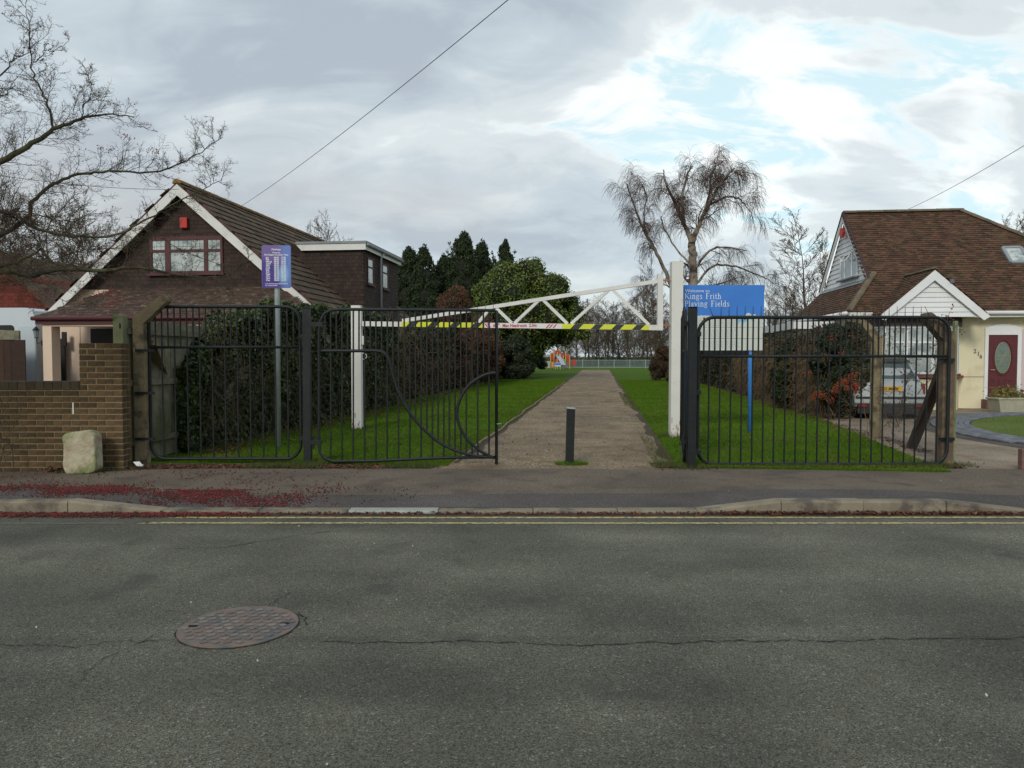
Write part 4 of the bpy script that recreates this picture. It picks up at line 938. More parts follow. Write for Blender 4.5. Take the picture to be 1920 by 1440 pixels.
# right hip
hb2 = Vector((UR-URE, 0, ZR2-ZEv)); 
rh.part('far_hip_slope', MB().prism([(URE, WEv, ZEv), (URE, 2*WR-WEv, ZEv), (UR, WR, ZR2)], (-.05, 0, -.08)), M_tileo)
def ridge(th_, A, Bq, m, r_=.11, n_=.4, name='ridge_tile'):
    A = Vector(A); Bq = Vector(Bq); d = Bq-A; k = int(d.length/n_); d.normalize(); x = d.cross(Vector((0, 0, 1))).normalized(); y = x.cross(d)
    for i in range(k+1):
        a = A+d*n_*i; vs = []
        for t0, rr_ in ((0, r_), (n_*1.03, r_*.94)):
            for t in range(7): an = math.pi*t/6; vs.append(a+d*t0+x*rr_*math.cos(an)+y*(rr_*.8*math.sin(an)-.03+random.uniform(-.002, .002)))
        th_.part(name, MB().add(vs, [(t, 7+t, 8+t, t+1) for t in range(6)]+[tuple(range(7)), tuple(range(7, 14))[::-1]]), m)
ridge(rh, (UG-.1, WR, ZR2+.03), (UR, WR, ZR2+.03), M_hipt); ridge(rh, (UR, WR, ZR2+.03), (URE, WEv, ZEv+.03), M_hipt); ridge(rh, (UE, WEv, ZEv+.04), (UG, WFr, ZFt+.04), M_hipt, .10, .38)
# gablet: boards, frame, window
gz = ZFt
rh.part('gablet_backing', MB().prism([(UG+.03, WFr+.05, gz), (UG+.03, 2*WR-WFr-.05, gz), (UG+.03, WR, ZR2-.1)], (.1, 0, 0)), M_white)
z = gz; 
while z < ZR2-.25:
    h = (ZR2-z-.05)/(ZR2-gz)*(WR-WFr); h2 = max(.02, (ZR2-z-.05-.145)/(ZR2-gz)*(WR-WFr))
    rh.part('weatherboard', MB().add([(UG-.012, WR-h, z), (UG-.012, WR+h, z), (UG+.012, WR+h2, z+.145), (UG+.012, WR-h2, z+.145), (UG+.025, WR-h, z), (UG+.025, WR+h, z)], [(0, 3, 2, 1), (0, 1, 5, 4), (0, 4, 3), (1, 2, 5)]), M_upvc); z += .15
for s in (-1, 1):
    A = Vector((UG-.13, WR, ZR2-.02)); Bq = Vector((UG-.13, WR+s*(WR-WFr)*1.06, gz-.14+.06)); dn = Vector((0, 0, -.26))
    rh.part('barge_board', MB().prism([A, Bq, Bq+dn*.9, A+dn], (.03, 0, 0)), M_white)
    rh.part('verge_tiles', MB().prism([A+Vector((-.02, 0, .07)), Bq+Vector((-.02, 0, .07)), Bq+Vector((-.02, 0, .02)), A+Vector((-.02, 0, .02))], (.05, 0, 0)), mat('verge_dark', (.05, .03, .035), .9))
w0, w1, z0, z1 = 24.1, 25.75, 3.98, 4.80; U0 = UG-.06
wf = rh.part('gablet_window', MB().box((U0, w0, z0), (U0+.05, w1, z0+.05)).box((U0, w0, z1-.05), (U0+.05, w1, z1)).box((U0, w0, z0+.0505), (U0+.05, w0+.05, z1-.0505)).box((U0, w1-.05, z0+.0505), (U0+.05, w1, z1-.0505)), M_upvc)
for wq in (24.58, 25.27): rh.part('mullion', MB().box((U0+.002, wq, z0+.051), (U0+.048, wq+.06, z1-.051)), M_upvc, wf)
for a, b2 in ((w0+.051, 24.579), (24.641, 25.269), (25.331, w1-.051)): rh.part('pane', MB().box((U0+.02, a, z0+.051), (U0+.026, b2, z1-.051)), M_glass, wf)
mb = MB(); a, b2 = 24.66, 25.25; top = Vector((U0-.01, 0, z1-.06)); dv2 = Vector((-.16, 0, -.22))
for (wa, wb_), (f0, f1) in (((a, b2), (0, .16)), ((a, b2), (.84, 1)), ((a, a+.06), (.161, .839)), ((b2-.06, b2), (.161, .839))):
    c0 = top+dv2*f0; c1 = top+dv2*f1; mb.prism([(c0.x, wa, c0.z), (c0.x, wb_, c0.z), (c1.x, wb_, c1.z), (c1.x, wa, c1.z)], (.03, 0, .01))
rh.part('open_casement', mb, M_upvc, wf)
rh.part('sill', MB().box((U0-.09, w0-.06, z0-.045), (U0+.05, w1+.06, z0-.001)), M_lead, wf)
rh.part('lead_flashing', MB().prism([(UG-.02, WFr-.02, gz-.02), (UG-.02, 2*WR-WFr, gz-.02), (UG-.17, 2*WR-WFr, gz-.14), (UG-.17, WFr-.02, gz-.14)], (.0, 0, .012)), M_lead)
# walls
wl = rh.part('front_wall', MB().box((UE+.25, WF, .0), (URE-.4, WF+.25, 2.62)), M_cream2)
rh.part('side_wall', MB().box((UE+.25, WF+.251, 0), (UE+.5, 2*WR-WEv-.4, 2.62)), M_cream2)
rh.part('plinth_line', MB().box((9.9, WF-.006, .92), (URE-.4, WF-.001, .935)), M_hipt, wl)
rh.part('soffit', MB().box((UE+.02, WEv+.04, 2.62), (URE, WF+.3, 2.66)), M_white)
rh.part('fascia', MB().box((UE, WEv+.0, 2.58), (URE, WEv+.03, 2.735)), M_white)
rh.part('gutter', MB().tube([(10.3, WEv-.05, 2.70), (URE, WEv-.05, 2.68)], .055, 8), M_upvc, smooth=True)
rh.part('gutter', MB().tube([(UE-.06, WEv, 2.71), (UE-.06, 28.6, 2.71)], .055, 8), M_upvc, smooth=True)
rh.part('door_step', MB().box((10.62, WF-.32, 0), (11.9, WF-.001, .30)), M_plum); rh.part('door_threshold', MB().box((10.7, WF-.12, .301), (11.6, WF-.002, .34)), M_upvc)
# bay
WBy = 21.55; UB0, UB1 = 7.72, 9.62; UC = 10.02; ZS, ZH = .98, 2.34
bay = [(UB0, WBy), (UB1, WBy), (UC, WF-.001), (UB0-.3, WF-.001)]
rh.part('bay_base', MB().prism([(p[0], p[1], 0) for p in bay], (0, 0, ZS-.1)), M_cream2)
rh.part('bay_sill', MB().prism([(p[0]+(.12 if p[0] > 9 else -.05), p[1]-(.10 if i < 2 else .0), ZS-.06) for i, p in enumerate(bay)], (0, 0, .05)), mat('terracotta_sill', (.20, .055, .03), .8, (.15, .045, .03), 12))
rh.part('bay_sill', MB().prism([(p[0]+(.05 if p[0] > 9 else -.05), p[1]-(.05 if i < 2 else .0), ZS-.008) for i, p in enumerate(bay)], (0, 0, .045)), mat('dark_sill', (.09, .04, .035), .8))
rh.part('bay_lintel', MB().prism([(p[0]+(.06 if p[0] > 9 else -.05), p[1]-(.06 if i < 2 else .0), ZH) for i, p in enumerate(bay)], (0, 0, .22)), mat('dark_timber', (.035, .022, .02), .7))
rh.part('bay_room', MB().prism([(p[0]+(.0 if p[0] > 9 else .1), p[1]+.25 if i < 2 else p[1]-.005, ZS) for i, p in enumerate(bay)], (0, 0, ZH-ZS)), mat('net_curtain', (.42, .46, .44), .9, (.50, .53, .50), 9))
def wall_window(p, q_, z0, z1, div, tz, name='bay_window'):
    p = Vector((*p, 0)); q_ = Vector((*q_, 0)); d = (q_-p); Ln = d.length; d.normalize(); nn = Vector((d.y, -d.x, 0)); f = .055
    def bx(a, b2, za, zb__, o0=0, o1=.06): 
        A = p+d*a+nn*o0*-1; Bq = p+d*b2+nn*o0*-1; return [A+Vector((0, 0, za)), Bq+Vector((0, 0, za)), Bq+Vector((0, 0, zb__)), A+Vector((0, 0, zb__))], -nn*(o1-o0)
    fr2 = MB()
    for args in ((0, Ln, z0, z0+f), (0, Ln, z1-f, z1), (0, f, z0+f+.0005, z1-f-.0005), (Ln-f, Ln, z0+f+.0005, z1-f-.0005)): fr2.prism(*bx(*args))
    W_ = rh.part(name, fr2, M_upvc); xs = [0]+[Ln*k for k in div]+[Ln]
    for k, x in enumerate(xs[1:-1]): rh.part('mullion', MB().prism(*bx(x-.045, x+.045, z0+f+.001, z1-f-.001, .002, .058)), M_upvc, W_)
    for k in range(len(xs)-1):
        a = xs[k]+(f if k == 0 else .046)+.001; b2 = xs[k+1]-(f if k == len(xs)-2 else .046)-.001
        rh.part('transom', MB().prism(*bx(a, b2, tz, tz+.05, .003, .055)), M_upvc, W_)
        rh.part('pane', MB().prism(*bx(a, b2, z0+f+.001, tz-.001, .025, .031)), M_glassp, W_); rh.part('pane', MB().prism(*bx(a, b2, tz+.051, z1-f-.001, .025, .031)), M_glassp, W_)
wall_window((UB0, WBy), (UB1, WBy), ZS+.04, ZH, (.30, .67), 1.86)
wall_window((UB1+.004, WBy+.004), (UC, WF-.01), ZS+.04, ZH, (), 1.86)
wall_window((UB0-.3, WF-.01), (UB0-.004, WBy+.004), ZS+.04, ZH, (), 1.86)
# bay gable roof
WG = 21.2; UM = 8.83; ZBa = 3.80; HB = 1.34; ZBf = 2.62; sb = (ZBa-ZBf)/HB
for s in (-1, 1):
    wtop = lambda z: WEv+(z-ZEv)/(ZR2-ZEv)*(WR-WEv)
    b2 = Vector((-s, 0, sb)); l2 = math.hypot(HB, ZBa-ZBf); a_ = Vector((0, s, 0)); O = Vector((UM+s*HB, WG if s > 0 else WG, ZBf)); D = wtop(ZBa)-WG; D0 = wtop(ZBf)-WG
    if s > 0: pol2 = [(0, 0), (D0, 0), (D, l2), (0, l2)]
    else: pol2 = [(0, 0), (0, l2), (-D, l2), (-D0, 0)]
    r2 = rh.part('bay_roof_slope', plane(MB(), O+Vector((0, 0, .03)), a_, b2, pol2 if s > 0 else pol2[::-1], .05), M_tileo)
    rh.part('bay_roof_tiles', tiles(MB(), O+Vector((0, 0, .034)), a_, b2, pol2, .165, .10, .022, .006), M_tileo, r2, stuff=True)
    A = Vector((UM, WG-.02, ZBa+.0)); Bq = A+Vector((s*(HB+.07), 0, -(HB+.07)*sb)); dn = Vector((0, 0, -.27))
    rh.part('barge_board', MB().prism([A, Bq, Bq+Vector((-s*.16, 0, -.10)), A+dn], (0, -.03, 0)), M_upvc)
ridge(rh, (UM, WG-.02, ZBa+.06), (UM, wtop(ZBa)-.1, ZBa+.06), M_hipt, .08, .38)
rh.part('bay_gable_backing', MB().prism([(UM-1.2, WG+.06, ZBf-.06), (UM+1.2, WG+.06, ZBf-.06), (UM, WG+.06, ZBa-.06)][::-1], (0, .05, 0)), M_upvc)
z = ZBf-.06
while z < ZBa-.3:
    h = (ZBa-z-.12)/sb; h2 = max(.02, (ZBa-z-.12-.13)/sb)
    rh.part('weatherboard', MB().add([(UM-h, WG+.03, z), (UM+h, WG+.03, z), (UM+h2, WG+.052, z+.13), (UM-h2, WG+.052, z+.13), (UM-h, WG+.058, z), (UM+h, WG+.058, z)], [(0, 1, 2, 3), (0, 4, 5, 1), (0, 3, 4), (1, 5, 2)]), M_upvc); z += .132
rh.part('vent', MB().tube([(UM+.42, WG-.055, ZBa-.30), (UM+.42, WG-.085, ZBa-.30)], .06, 10), mat('grey_vent', (.12, .12, .16), .6))
# skylight
svec = bvn; o_ = Vector((0, -bvn.z, bvn.y)); mbf = MB()
def rp(u, z, lift): t = (z-ZEv)/(ZR2-ZEv); return Vector((u, WEv+(WR-WEv)*t, z)) + Vector((0, -.7, .7))*lift
sk0 = [rp(s[0], s[1], .03) for s in sk]
for a, b2 in ((0, 1), (1, 2), (2, 3), (3, 0)): mbf.bar(sk0[a], sk0[b2], .09, .09, (0, -1, 1))
skf = rh.part('skylight', mbf, M_lead); rh.part('pane', MB().prism([rp(s[0], s[1], .045) for s in sk], Vector((0, -.7, .7))*.01), M_glassp, skf)
# front door
DX0, DX1, DZ0, DZ1 = 10.76, 11.52, .345, 2.10; dy = WF-.03
dr = rh.part('front_door', MB().cham((DX0, dy, DZ0), (DX1, dy+.028, DZ1), .006), mat('maroon_door', (.11, .022, .028), .45, (.09, .018, .024), 5))
fr2 = MB().box((DX0-.09, dy-.02, DZ0-.04), (DX0-.002, dy+.028, DZ1+.05)).box((DX1+.002, dy-.02, DZ0-.04), (DX1+.10, dy+.028, DZ1+.05)).box((DX0-.0015, dy-.02, DZ1+.003), (DX1+.0015, dy+.028, DZ1+.05))
rh.part('door_frame', fr2, M_upvc)
ar = [(DX0-.09+(DX1-DX0+.19)*k/12, 0, DZ1+.0505+.15+.10*math.sin(math.pi*k/12)) for k in range(13)]
rh.part('door_arch', MB().prism([(DX0-.09, dy-.015, DZ1+.0505), (DX1+.10, dy-.015, DZ1+.0505)]+[(p[0], dy-.015, p[2]) for p in ar[::-1]], (0, .04, 0)), M_upvc)
rh.part('door_side_panel', MB().box((DX1+.102, dy-.01, DZ0-.04), (DX1+.22, dy+.028, DZ1+.15)), mat('pale_pillar', (.55, .45, .46), .8))
cxd, czd = (DX0+DX1)/2, DZ0+1.12; ell = lambda rx, rz, y: [(cxd+rx*math.cos(2*math.pi*k/28), y, czd+rz*math.sin(2*math.pi*k/28)) for k in range(28)]
rh.part('door_moulding', MB().tube(ell(.25, .50, dy-.004), .012, 5, True), M_maroon, dr); rh.part('door_glass', MB().prism(ell(.20, .43, dy-.008), (0, .006, 0)), mat('door_glass', (.09, .14, .12), .15, (.13, .18, .15), 8, spec=1), dr)
rh.part('door_glass_rim', MB().tube(ell(.20, .43, dy-.012), .007, 5, True), mat('brass', (.35, .30, .16), .4), dr)
mb = MB()
for k in range(5): zz_ = czd-.16+k*.06; mb.bar((cxd-.10+k*.012, dy-.011, zz_-.05), (cxd+.06+k*.012, dy-.011, zz_+.09), .006, .008)
for k in (-.2, -.04, .06): mb.bar((cxd-.19, dy-.0115, czd+k), (cxd+.19, dy-.0115, czd+k), .005, .006)
rh.part('leading', mb, MATS['brass'], dr)
for s in (-1, 1): rh.part('door_moulding', MB().tube([(cxd+s*.08, dy-.003, DZ0+.52), (cxd+s*.2, dy-.003, DZ0+.46), (cxd+s*.29, dy-.003, DZ0+.50), (cxd+s*.29, dy-.003, DZ0+.15), (cxd+s*.08, dy-.003, DZ0+.15)], .009, 5, True), M_maroon, dr)
rh.part('handle', MB().bar((DX0+.05, dy-.05, DZ0+.78), (DX0+.17, dy-.05, DZ0+.78), .02, .02), MATS['brass'], dr)
# house number stepping down
for ch, px, py in (('2', 1825, 662), ('1', 1831.5, 667), ('6', 1836, 672)):
    q = P(px, py, 20.8); uq, wq = q.x*CA-q.y*SA, q.x*SA+q.y*CA; k = WF/wq; me = text(ch, .16, mat('number_grey', (.13, .14, .15), .5) if 'number_grey' not in MATS else MATS['number_grey'], 1, .004, 0, .003)
    o = link('house_number', me, None, rh.e, (uq*k-10, -.008, q.z)); o.rotation_euler = (math.pi/2, 0, 0)
q = P(1588, 437, 24.2); uq, wq = q.x*CA-q.y*SA, q.x*SA+q.y*CA
c = L(UG-.10, wq*(UG/uq), q.z); o = link('alarm_box', MB().prism([(-.0, .17*math.cos(R(60*k)), .17*math.sin(R(60*k))) for k in range(6)], (-.09, 0, 0)).mesh('alarm_box'), MATS['red_plastic']); o.location = c; o.rotation_euler = (0, 0, -AL)
tag(o, 'red six sided alarm box high on the white boarded gable', 'alarm box')
# garage beside it
ga = Thing('garage', 'flat roofed garage with white fascia behind the bramble hedge', 'garage', (8, 22.6, 0), True)
GU = 5.55
ga.part('wall', MB().box((GU+.2, 22.7, 0), (UE+.24, 30, 2.3)), mat('garage_render', (.36, .34, .28), .9)); ga.part('roof', MB().box((GU+.05, 22.55, 2.46), (UE-.15, 30.1, 2.52)), M_lead); ga.part('fascia', MB().box((GU, 22.5, 2.30), (GU+.05, 30.15, 2.50)).box((GU+.051, 22.5, 2.30), (UE-.2, 22.54, 2.50)), M_white)
# ---------- things at far left
nh = Thing('neighbour_house', 'red brick house with brown roof and small white gabled porch at the far left', 'house', (-20, 27, 0), True)
M_redb = mat('red_tile_hanging', (.14, .028, .018), .9, (.10, .024, .016), 8, .5, 50, island=.3)
rz0 = 2.85
nh.part('wall', MB().prism([(-34, 27, 0), (-20.6, 27, 0), (-20.6, 27, 2.9), (-22.3, 27, 4.6), (-23.6, 27, 5.4), (-34, 27, 5.4)][::-1], (0, 5, 0)), M_redb)
nh.part('hanging_tiles', tiles(MB(), (0, 26.99, 0), (1, 0, 0), (0, 0, 1), [(-34, 2.9), (-20.7, 2.9), (-22.4, 4.5), (-23.7, 5.3), (-34, 5.3)], .2, .14, .015), M_redb, stuff=True)
nh.part('roof_slope', MB().prism([(-20.5, 26.5, 2.8), (-23.6, 26.5, 5.5), (-23.6, 33, 5.5), (-20.5, 33, 2.8)], (.12, 0, .1)), M_tiler)
nh.part('low_roof', tiles(plane(MB(), (-18.6, 25.2, 2.75), (1, 0, 0), (0, .8, .6), [(0, 0), (3.0, 0), (2.2, 2.0), (0, 2.0)], .1), (-18.6, 25.2, 2.75), (1, 0, 0), (0, .8, .6), [(0, 0), (3.0, 0), (2.2, 2.0), (0, 2.0)], .2, .2, .02), M_tiler, stuff=True)
nh.part('low_wall', MB().box((-18.5, 25.6, 0), (-15.8, 25.8, 2.7)), M_dark)
po = nh.part('porch_gable', MB().prism([(-18.55, 23.6, 2.15), (-16.1, 23.6, 2.15), (-16.1, 23.6, 2.7), (-17.3, 23.6, 3.12), (-18.55, 23.6, 2.7)][::-1], (0, 1.5, 0)), M_white)
for s in (-1, 1): nh.part('porch_barge', MB().prism([(-17.3, 23.5, 3.22), (-17.3+s*1.4, 23.5, 2.74), (-17.3+s*1.4, 23.5, 2.62), (-17.3, 23.5, 3.10)], (0, 1.6, 0)), M_white, po)
nh.part('eaves_board', MB().box((-34, 26.6, 2.75), (-18.5, 26.7, 2.95)), M_white)
# motorhome behind the fence
mh = Thing('motorhome', 'pale blue white motorhome with a dark rounded window behind the brown fence', 'motorhome', (-16.8, 18.5, 0), True)
M_mh = mat('motorhome_white', (.50, .56, .60), .35, (.54, .58, .61), 2)
MU = -14.95; prof = [(20.9, .45), (20.9, 2.5), (20.8, 2.72), (20.5, 2.78), (18.7, 2.80), (18.4, 2.74), (18.3, 2.55), (18.3, .45)]
prof = [(MU-5.2, .45), (MU, .45), (MU, 2.45), (MU-.08, 2.72), (MU-.3, 2.80), (MU-4.9, 2.82), (MU-5.2, 2.6)]
mh.part('body', MB().prism([(a, 18.3, b2) for a, b2 in prof], (0, 2.2, 0)), M_mh)
def rwin(x0, x1, z0, z1, y, r=.1): return MB().prism([(p[0], y, p[2]) for p in rrect(x0, x1, z0, z1, r, 0, (1, 1, 1, 1))], (0, -.012, 0))
mh.part('window', rwin(MU-1.9, MU-.62, 1.85, 2.34, 18.299), M_dark); mh.part('window', rwin(MU-4.2, MU-2.4, 1.85, 2.34, 18.299), M_dark)
mh.part('door', rwin(MU-.5, MU-.02, .6, 2.3, 18.297, .05), mat('mh_door', (.46, .52, .55), .4))
for k in (-4.2, -1.0): mh.part('wheel', MB().tube([(MU+k, 18.32, .33), (MU+k, 18.55, .33)], .33, 18), mat('tyre', (.02, .02, .02), .9)) if k < -2 else mh.part('wheel', MB().tube([(MU+k, 18.32, .33), (MU+k, 18.55, .33)], .33, 18), MATS['tyre'])
# brown fence with grey rail in front of it
bf = Thing('panel_fence', 'dark brown board fence with grey wavy top board behind the garden wall', 'fence', (-16, 17.2, 0), True)
u = -22.0
while u < -14.42:
    bf.part('board', MB().box((u, 17.2+random.uniform(0, .012), .05), (u+.19, 17.23, 1.92)), M_brownwood); u += .196
bf.part('backing', MB().box((-22, 17.235, .05), (-14.41, 17.25, 1.9)), M_brownwood)
u = -22.0
while u < -14.5: e = min(u+1.25, -14.43); mb = MB(); mb.prism([(u, 17.19, 1.925), (e-.01, 17.19, 1.925), (e-.01, 17.19, 2.15), (u+.7, 17.19, 2.17), (u+.3, 17.19, 2.15), (u, 17.19, 2.17)], (0, .06, 0)); bf.part('top_board', mb, M_wood); u += 1.25
# ================================================================ CAR AND POT
ca = Thing('parked_car', 'silver white hatchback seen from behind on the driveway through the railings', 'car', (5.9, 17.5, .05), True)
M_car = mat('silver_paint', (.40, .43, .43), .25, metal=.25, spec=.6); M_tyre = MATS['tyre']; M_cg = mat('car_glass', (.03, .06, .07), .05, spec=1); M_bl = mat('black_plastic', (.015, .015, .016), .6)
tcar = P(1668, 790, 17.3); cu = tcar.x*CA-17.3*SA; cw = tcar.x*SA+17.3*CA; ca.e.location = L(cu, cw, .05); ca.org = Vector((cu, cw, .05))
def ring_(y, hw0, hw1, z0, z1, rnd_, n=20):
    pts = []
    for k in range(n):
        t = 2*math.pi*k/n; c_, s_ = math.cos(t), math.sin(t); c2 = math.copysign(abs(c_)**rnd_, c_); s2 = math.copysign(abs(s_)**rnd_, s_)
        z = (z0+z1)/2+(z1-z0)/2*s2; hw = hw0+(hw1-hw0)*(s2*.5+.5); pts.append((cu+hw*c2, cw+y, z))
    return pts
def loft(rings):
    mb = MB(); n = len(rings[0]); mb.v = [p for r_ in rings for p in r_]
    mb.f = [tuple(range(n)), tuple(range((len(rings)-1)*n, len(rings)*n))[::-1]]+[(i*n+k, (i+1)*n+k, (i+1)*n+(k+1) % n, i*n+(k+1) % n) for i in range(len(rings)-1) for k in range(n)]; return mb
body = loft([ring_(0.0, .74, .70, .36, .80, .4), ring_(.03, .80, .76, .30, .90, .35), ring_(.12, .83, .77, .26, .955, .35), ring_(.5, .84, .77, .25, .97, .35), ring_(1.6, .84, .78, .24, .97, .35), ring_(2.8, .84, .77, .24, .95, .35), ring_(3.4, .82, .74, .25, .88, .35), ring_(3.75, .78, .66, .28, .74, .4), ring_(3.88, .66, .55, .36, .62, .45)])
cb = ca.part('body', body, M_car, smooth=True)
cab = loft([ring_(.10, .72, .66, .90, .97, .5), ring_(.22, .74, .62, .90, 1.22, .45), ring_(.42, .74, .58, .90, 1.41, .42), ring_(.9, .75, .57, .90, 1.46, .4), ring_(1.7, .75, .57, .90, 1.45, .4), ring_(2.2, .74, .57, .90, 1.36, .42), ring_(2.9, .70, .62, .88, .96, .5)])
ca.part('cabin', cab, M_car, smooth=True)
ca.part('rear_window', MB().prism([(cu-.62, cw+.13, .97), (cu+.62, cw+.13, .97), (cu+.50, cw+.325, 1.33), (cu-.50, cw+.325, 1.33)], (0, -.03, .01)), M_cg)
ca.part('roof_spoiler', MB().prism([(cu-.54, cw+.27, 1.36), (cu+.54, cw+.27, 1.36), (cu+.52, cw+.5, 1.445), (cu-.52, cw+.5, 1.445)], (0, 0, .02)), M_bl)
for s in (-1, 1):
    ca.part('side_window', MB().prism([(cu+s*.755, cw+.6, .98), (cu+s*.755, cw+2.5, .98), (cu+s*.615, cw+2.05, 1.36), (cu+s*.605, cw+.75, 1.38)], (s*.01, 0, 0)), M_cg)
    ca.part('tail_light', MB().cham((cu+s*.73-.045, cw+.01, .62), (cu+s*.73+.045, cw+.12, .88), .02), mat('tail_red', (.20, .015, .015), .3) if s < 0 else MATS['tail_red'])
    ca.part('reflector', MB().cham((cu+s*.62-.09, cw-.055, .33), (cu+s*.62+.09, cw-.03, .39), .006), MATS['tail_red'])
    ca.part('mirror', MB().cham((cu+s*.93-.08, cw+2.25, .92), (cu+s*.93+.08, cw+2.37, 1.06), .03), M_car)
    for y_ in (.72, 3.05):
        wh = ca.part('wheel', MB().tube([(cu+s*.62, cw+y_, .30), (cu+s*.82, cw+y_, .30)], .30, 24), M_tyre, smooth=False); ca.part('rim', MB().tube([(cu+s*.822, cw+y_, .30), (cu+s*.832, cw+y_, .30)], .19, 16), M_galv, wh)
ca.part('bumper', MB().cham((cu-.80, cw-.05, .40), (cu+.80, cw+.15, .62), .03), M_car); ca.part('bumper_strip', MB().box((cu-.78, cw-.062, .52), (cu+.78, cw-.051, .57)), M_bl)
ca.part('lower_valance', MB().cham((cu-.72, cw-.02, .16), (cu+.72, cw+.2, .395), .02), M_bl)
pl_ = ca.part('number_plate', MB().box((cu-.26, cw-.020, .70), (cu+.26, cw-.001, .81)), mat('plate_yellow', (.70, .38, .02), .5))
o = link('plate_lettering', text('K05 MKU', .10, M_bl, .95, .0005, 0, .002), None, pl_, (cu-.23-ca.org.x, cw-.023-ca.org.y, .72-ca.org.z)); o.rotation_euler = (math.pi/2, 0, 0)
# stone trough planter
pq = P(1889, 778, 19.2)
pt = Thing('planter', 'pale stone trough planter with yellow green shrub beside the maroon front door', 'planter', (pq.x, 19.2, .05))
mb = MB(); a, b2 = .30, .39
V0 = [(pq.x-a, 19.0, .05), (pq.x+a, 19.0, .05), (pq.x+a, 19.4, .05), (pq.x-a, 19.4, .05), (pq.x-b2, 18.95, .42), (pq.x+b2, 18.95, .42), (pq.x+b2, 19.45, .42), (pq.x-b2, 19.45, .42)]
mb.add(V0, [(0, 3, 2, 1), (4, 5, 6, 7), (0, 1, 5, 4), (1, 2, 6, 5), (2, 3, 7, 6), (3, 0, 4, 7)]); pt.part('trough', mb, mat('trough_stone', (.42, .40, .30), .95, (.34, .33, .24), 6, .5, 40)); pt.part('rim', MB().cham((pq.x-b2-.02, 18.93, .40), (pq.x+b2+.02, 19.47, .45), .01), MATS['trough_stone'])
n_ = 900; C = np.stack([RG.normal(pq.x, .2, n_), RG.normal(19.2, .13, n_), .46+np.abs(RG.normal(0, .10, n_))], 1)
o = tag(link('plant', leafmesh('plant', C, .10, None, .3), mat('golden_shrub', (.20, .20, .045), .8, (.16, .11, .04), 9, island=.4)), 'low golden green shrub growing in the stone trough', 'plant')
# small dark post at the right edge
q = P(1918, 885, 9.6); tag(link('gate_stub', MB().cham((q.x-.03, 9.58, .0), (q.x+.05, 9.66, .32), .008).mesh('gate_stub', (q.x, 9.6, .05)), MATS['plum_brick'], loc=(q.x, 9.6, .05)), 'dark red stub post at the right edge of the pavement', 'post')
# ================================================================ TREES AND PLANTS
M_bark = mat('thorn_bark', (.060, .055, .032), .95, (.085, .085, .04), 6, .6, 60, stain=(.035, .028, .025), sscale=3)
M_twig = mat('dark_twig', (.060, .046, .034), .95, (.090, .078, .046), 2)
M_birch = mat('birch_bark', (.26, .22, .17), .9, (.16, .12, .09), 1.2, .3, 20, stain=(.04, .03, .028), sscale=2.5)
M_btw = mat('birch_twig', (.082, .048, .038), .95, (.11, .072, .055), .8)
M_wtw = mat('wood_twig', (.085, .062, .040), .95, (.10, .082, .05), .4)
M_wtrunk = mat('wood_bark', (.07, .055, .042), .95, (.10, .085, .065), 1)
def grow(out, p, d, Ln, r, lev, prm, rn):
    q = prm[lev]; n = q['n']; st = Ln/n; r0 = r; wob = q['wob']; up = q['up']; ch = q.get('ch', 0)
    for i in range(n):
        dx = d[0]+rn.gauss(0, wob); dy = d[1]+rn.gauss(0, wob); dz = d[2]+rn.gauss(0, wob)+up
        l_ = math.sqrt(dx*dx+dy*dy+dz*dz); d = (dx/l_, dy/l_, dz/l_)
        e = (p[0]+d[0]*st, p[1]+d[1]*st, p[2]+d[2]*st); r1 = max(q.get('rmin', .0), r0*(1-(i+1)/n*q.get('tp', .75)))
        out.append((p, e, r, r1, lev)); p = e; r = r1
        if lev+1 < len(prm) and (i+1)/n > q.get('st', .15):
            k = ch/n; k = int(k)+(rn.random() < k-int(k))
            for _ in range(k):
                an = R(rn.uniform(*q.get('ang', (30, 65)))); 
                a = Vector(d); o_ = a.orthogonal().normalized(); o_.rotate(Matrix.Rotation(rn.uniform(0, 6.283), 3, a)); v = a*math.cos(an)+o_*math.sin(an)
                if v.z < -.3 and q.get('nodown', 1): v.z *= .3
                f = rn.uniform(.6, 1.15)*(1-.45*(i+1)/n)
                grow(out, p, tuple(v), q['cl']*Ln*f if q['cl'] < 1 else q['cl']*f, max(r*q.get('cr', .6), .0), lev+1, prm, rn)
def treeobj(name, label, cat, segs, thick, mt, mw, org, group=None, n_t=7, n_w=3):
    t = Thing(name, label, cat, org, group=group); o_ = np.array(org)
    A = [s for s in segs if s[2] > thick]; B_ = [s for s in segs if s[2] <= thick]
    t.part('trunk', segmesh('trunk', A, n_t, o_), mt, smooth=True)
    t.part('crown', segmesh('crown', B_, n_w, o_), mw); return t
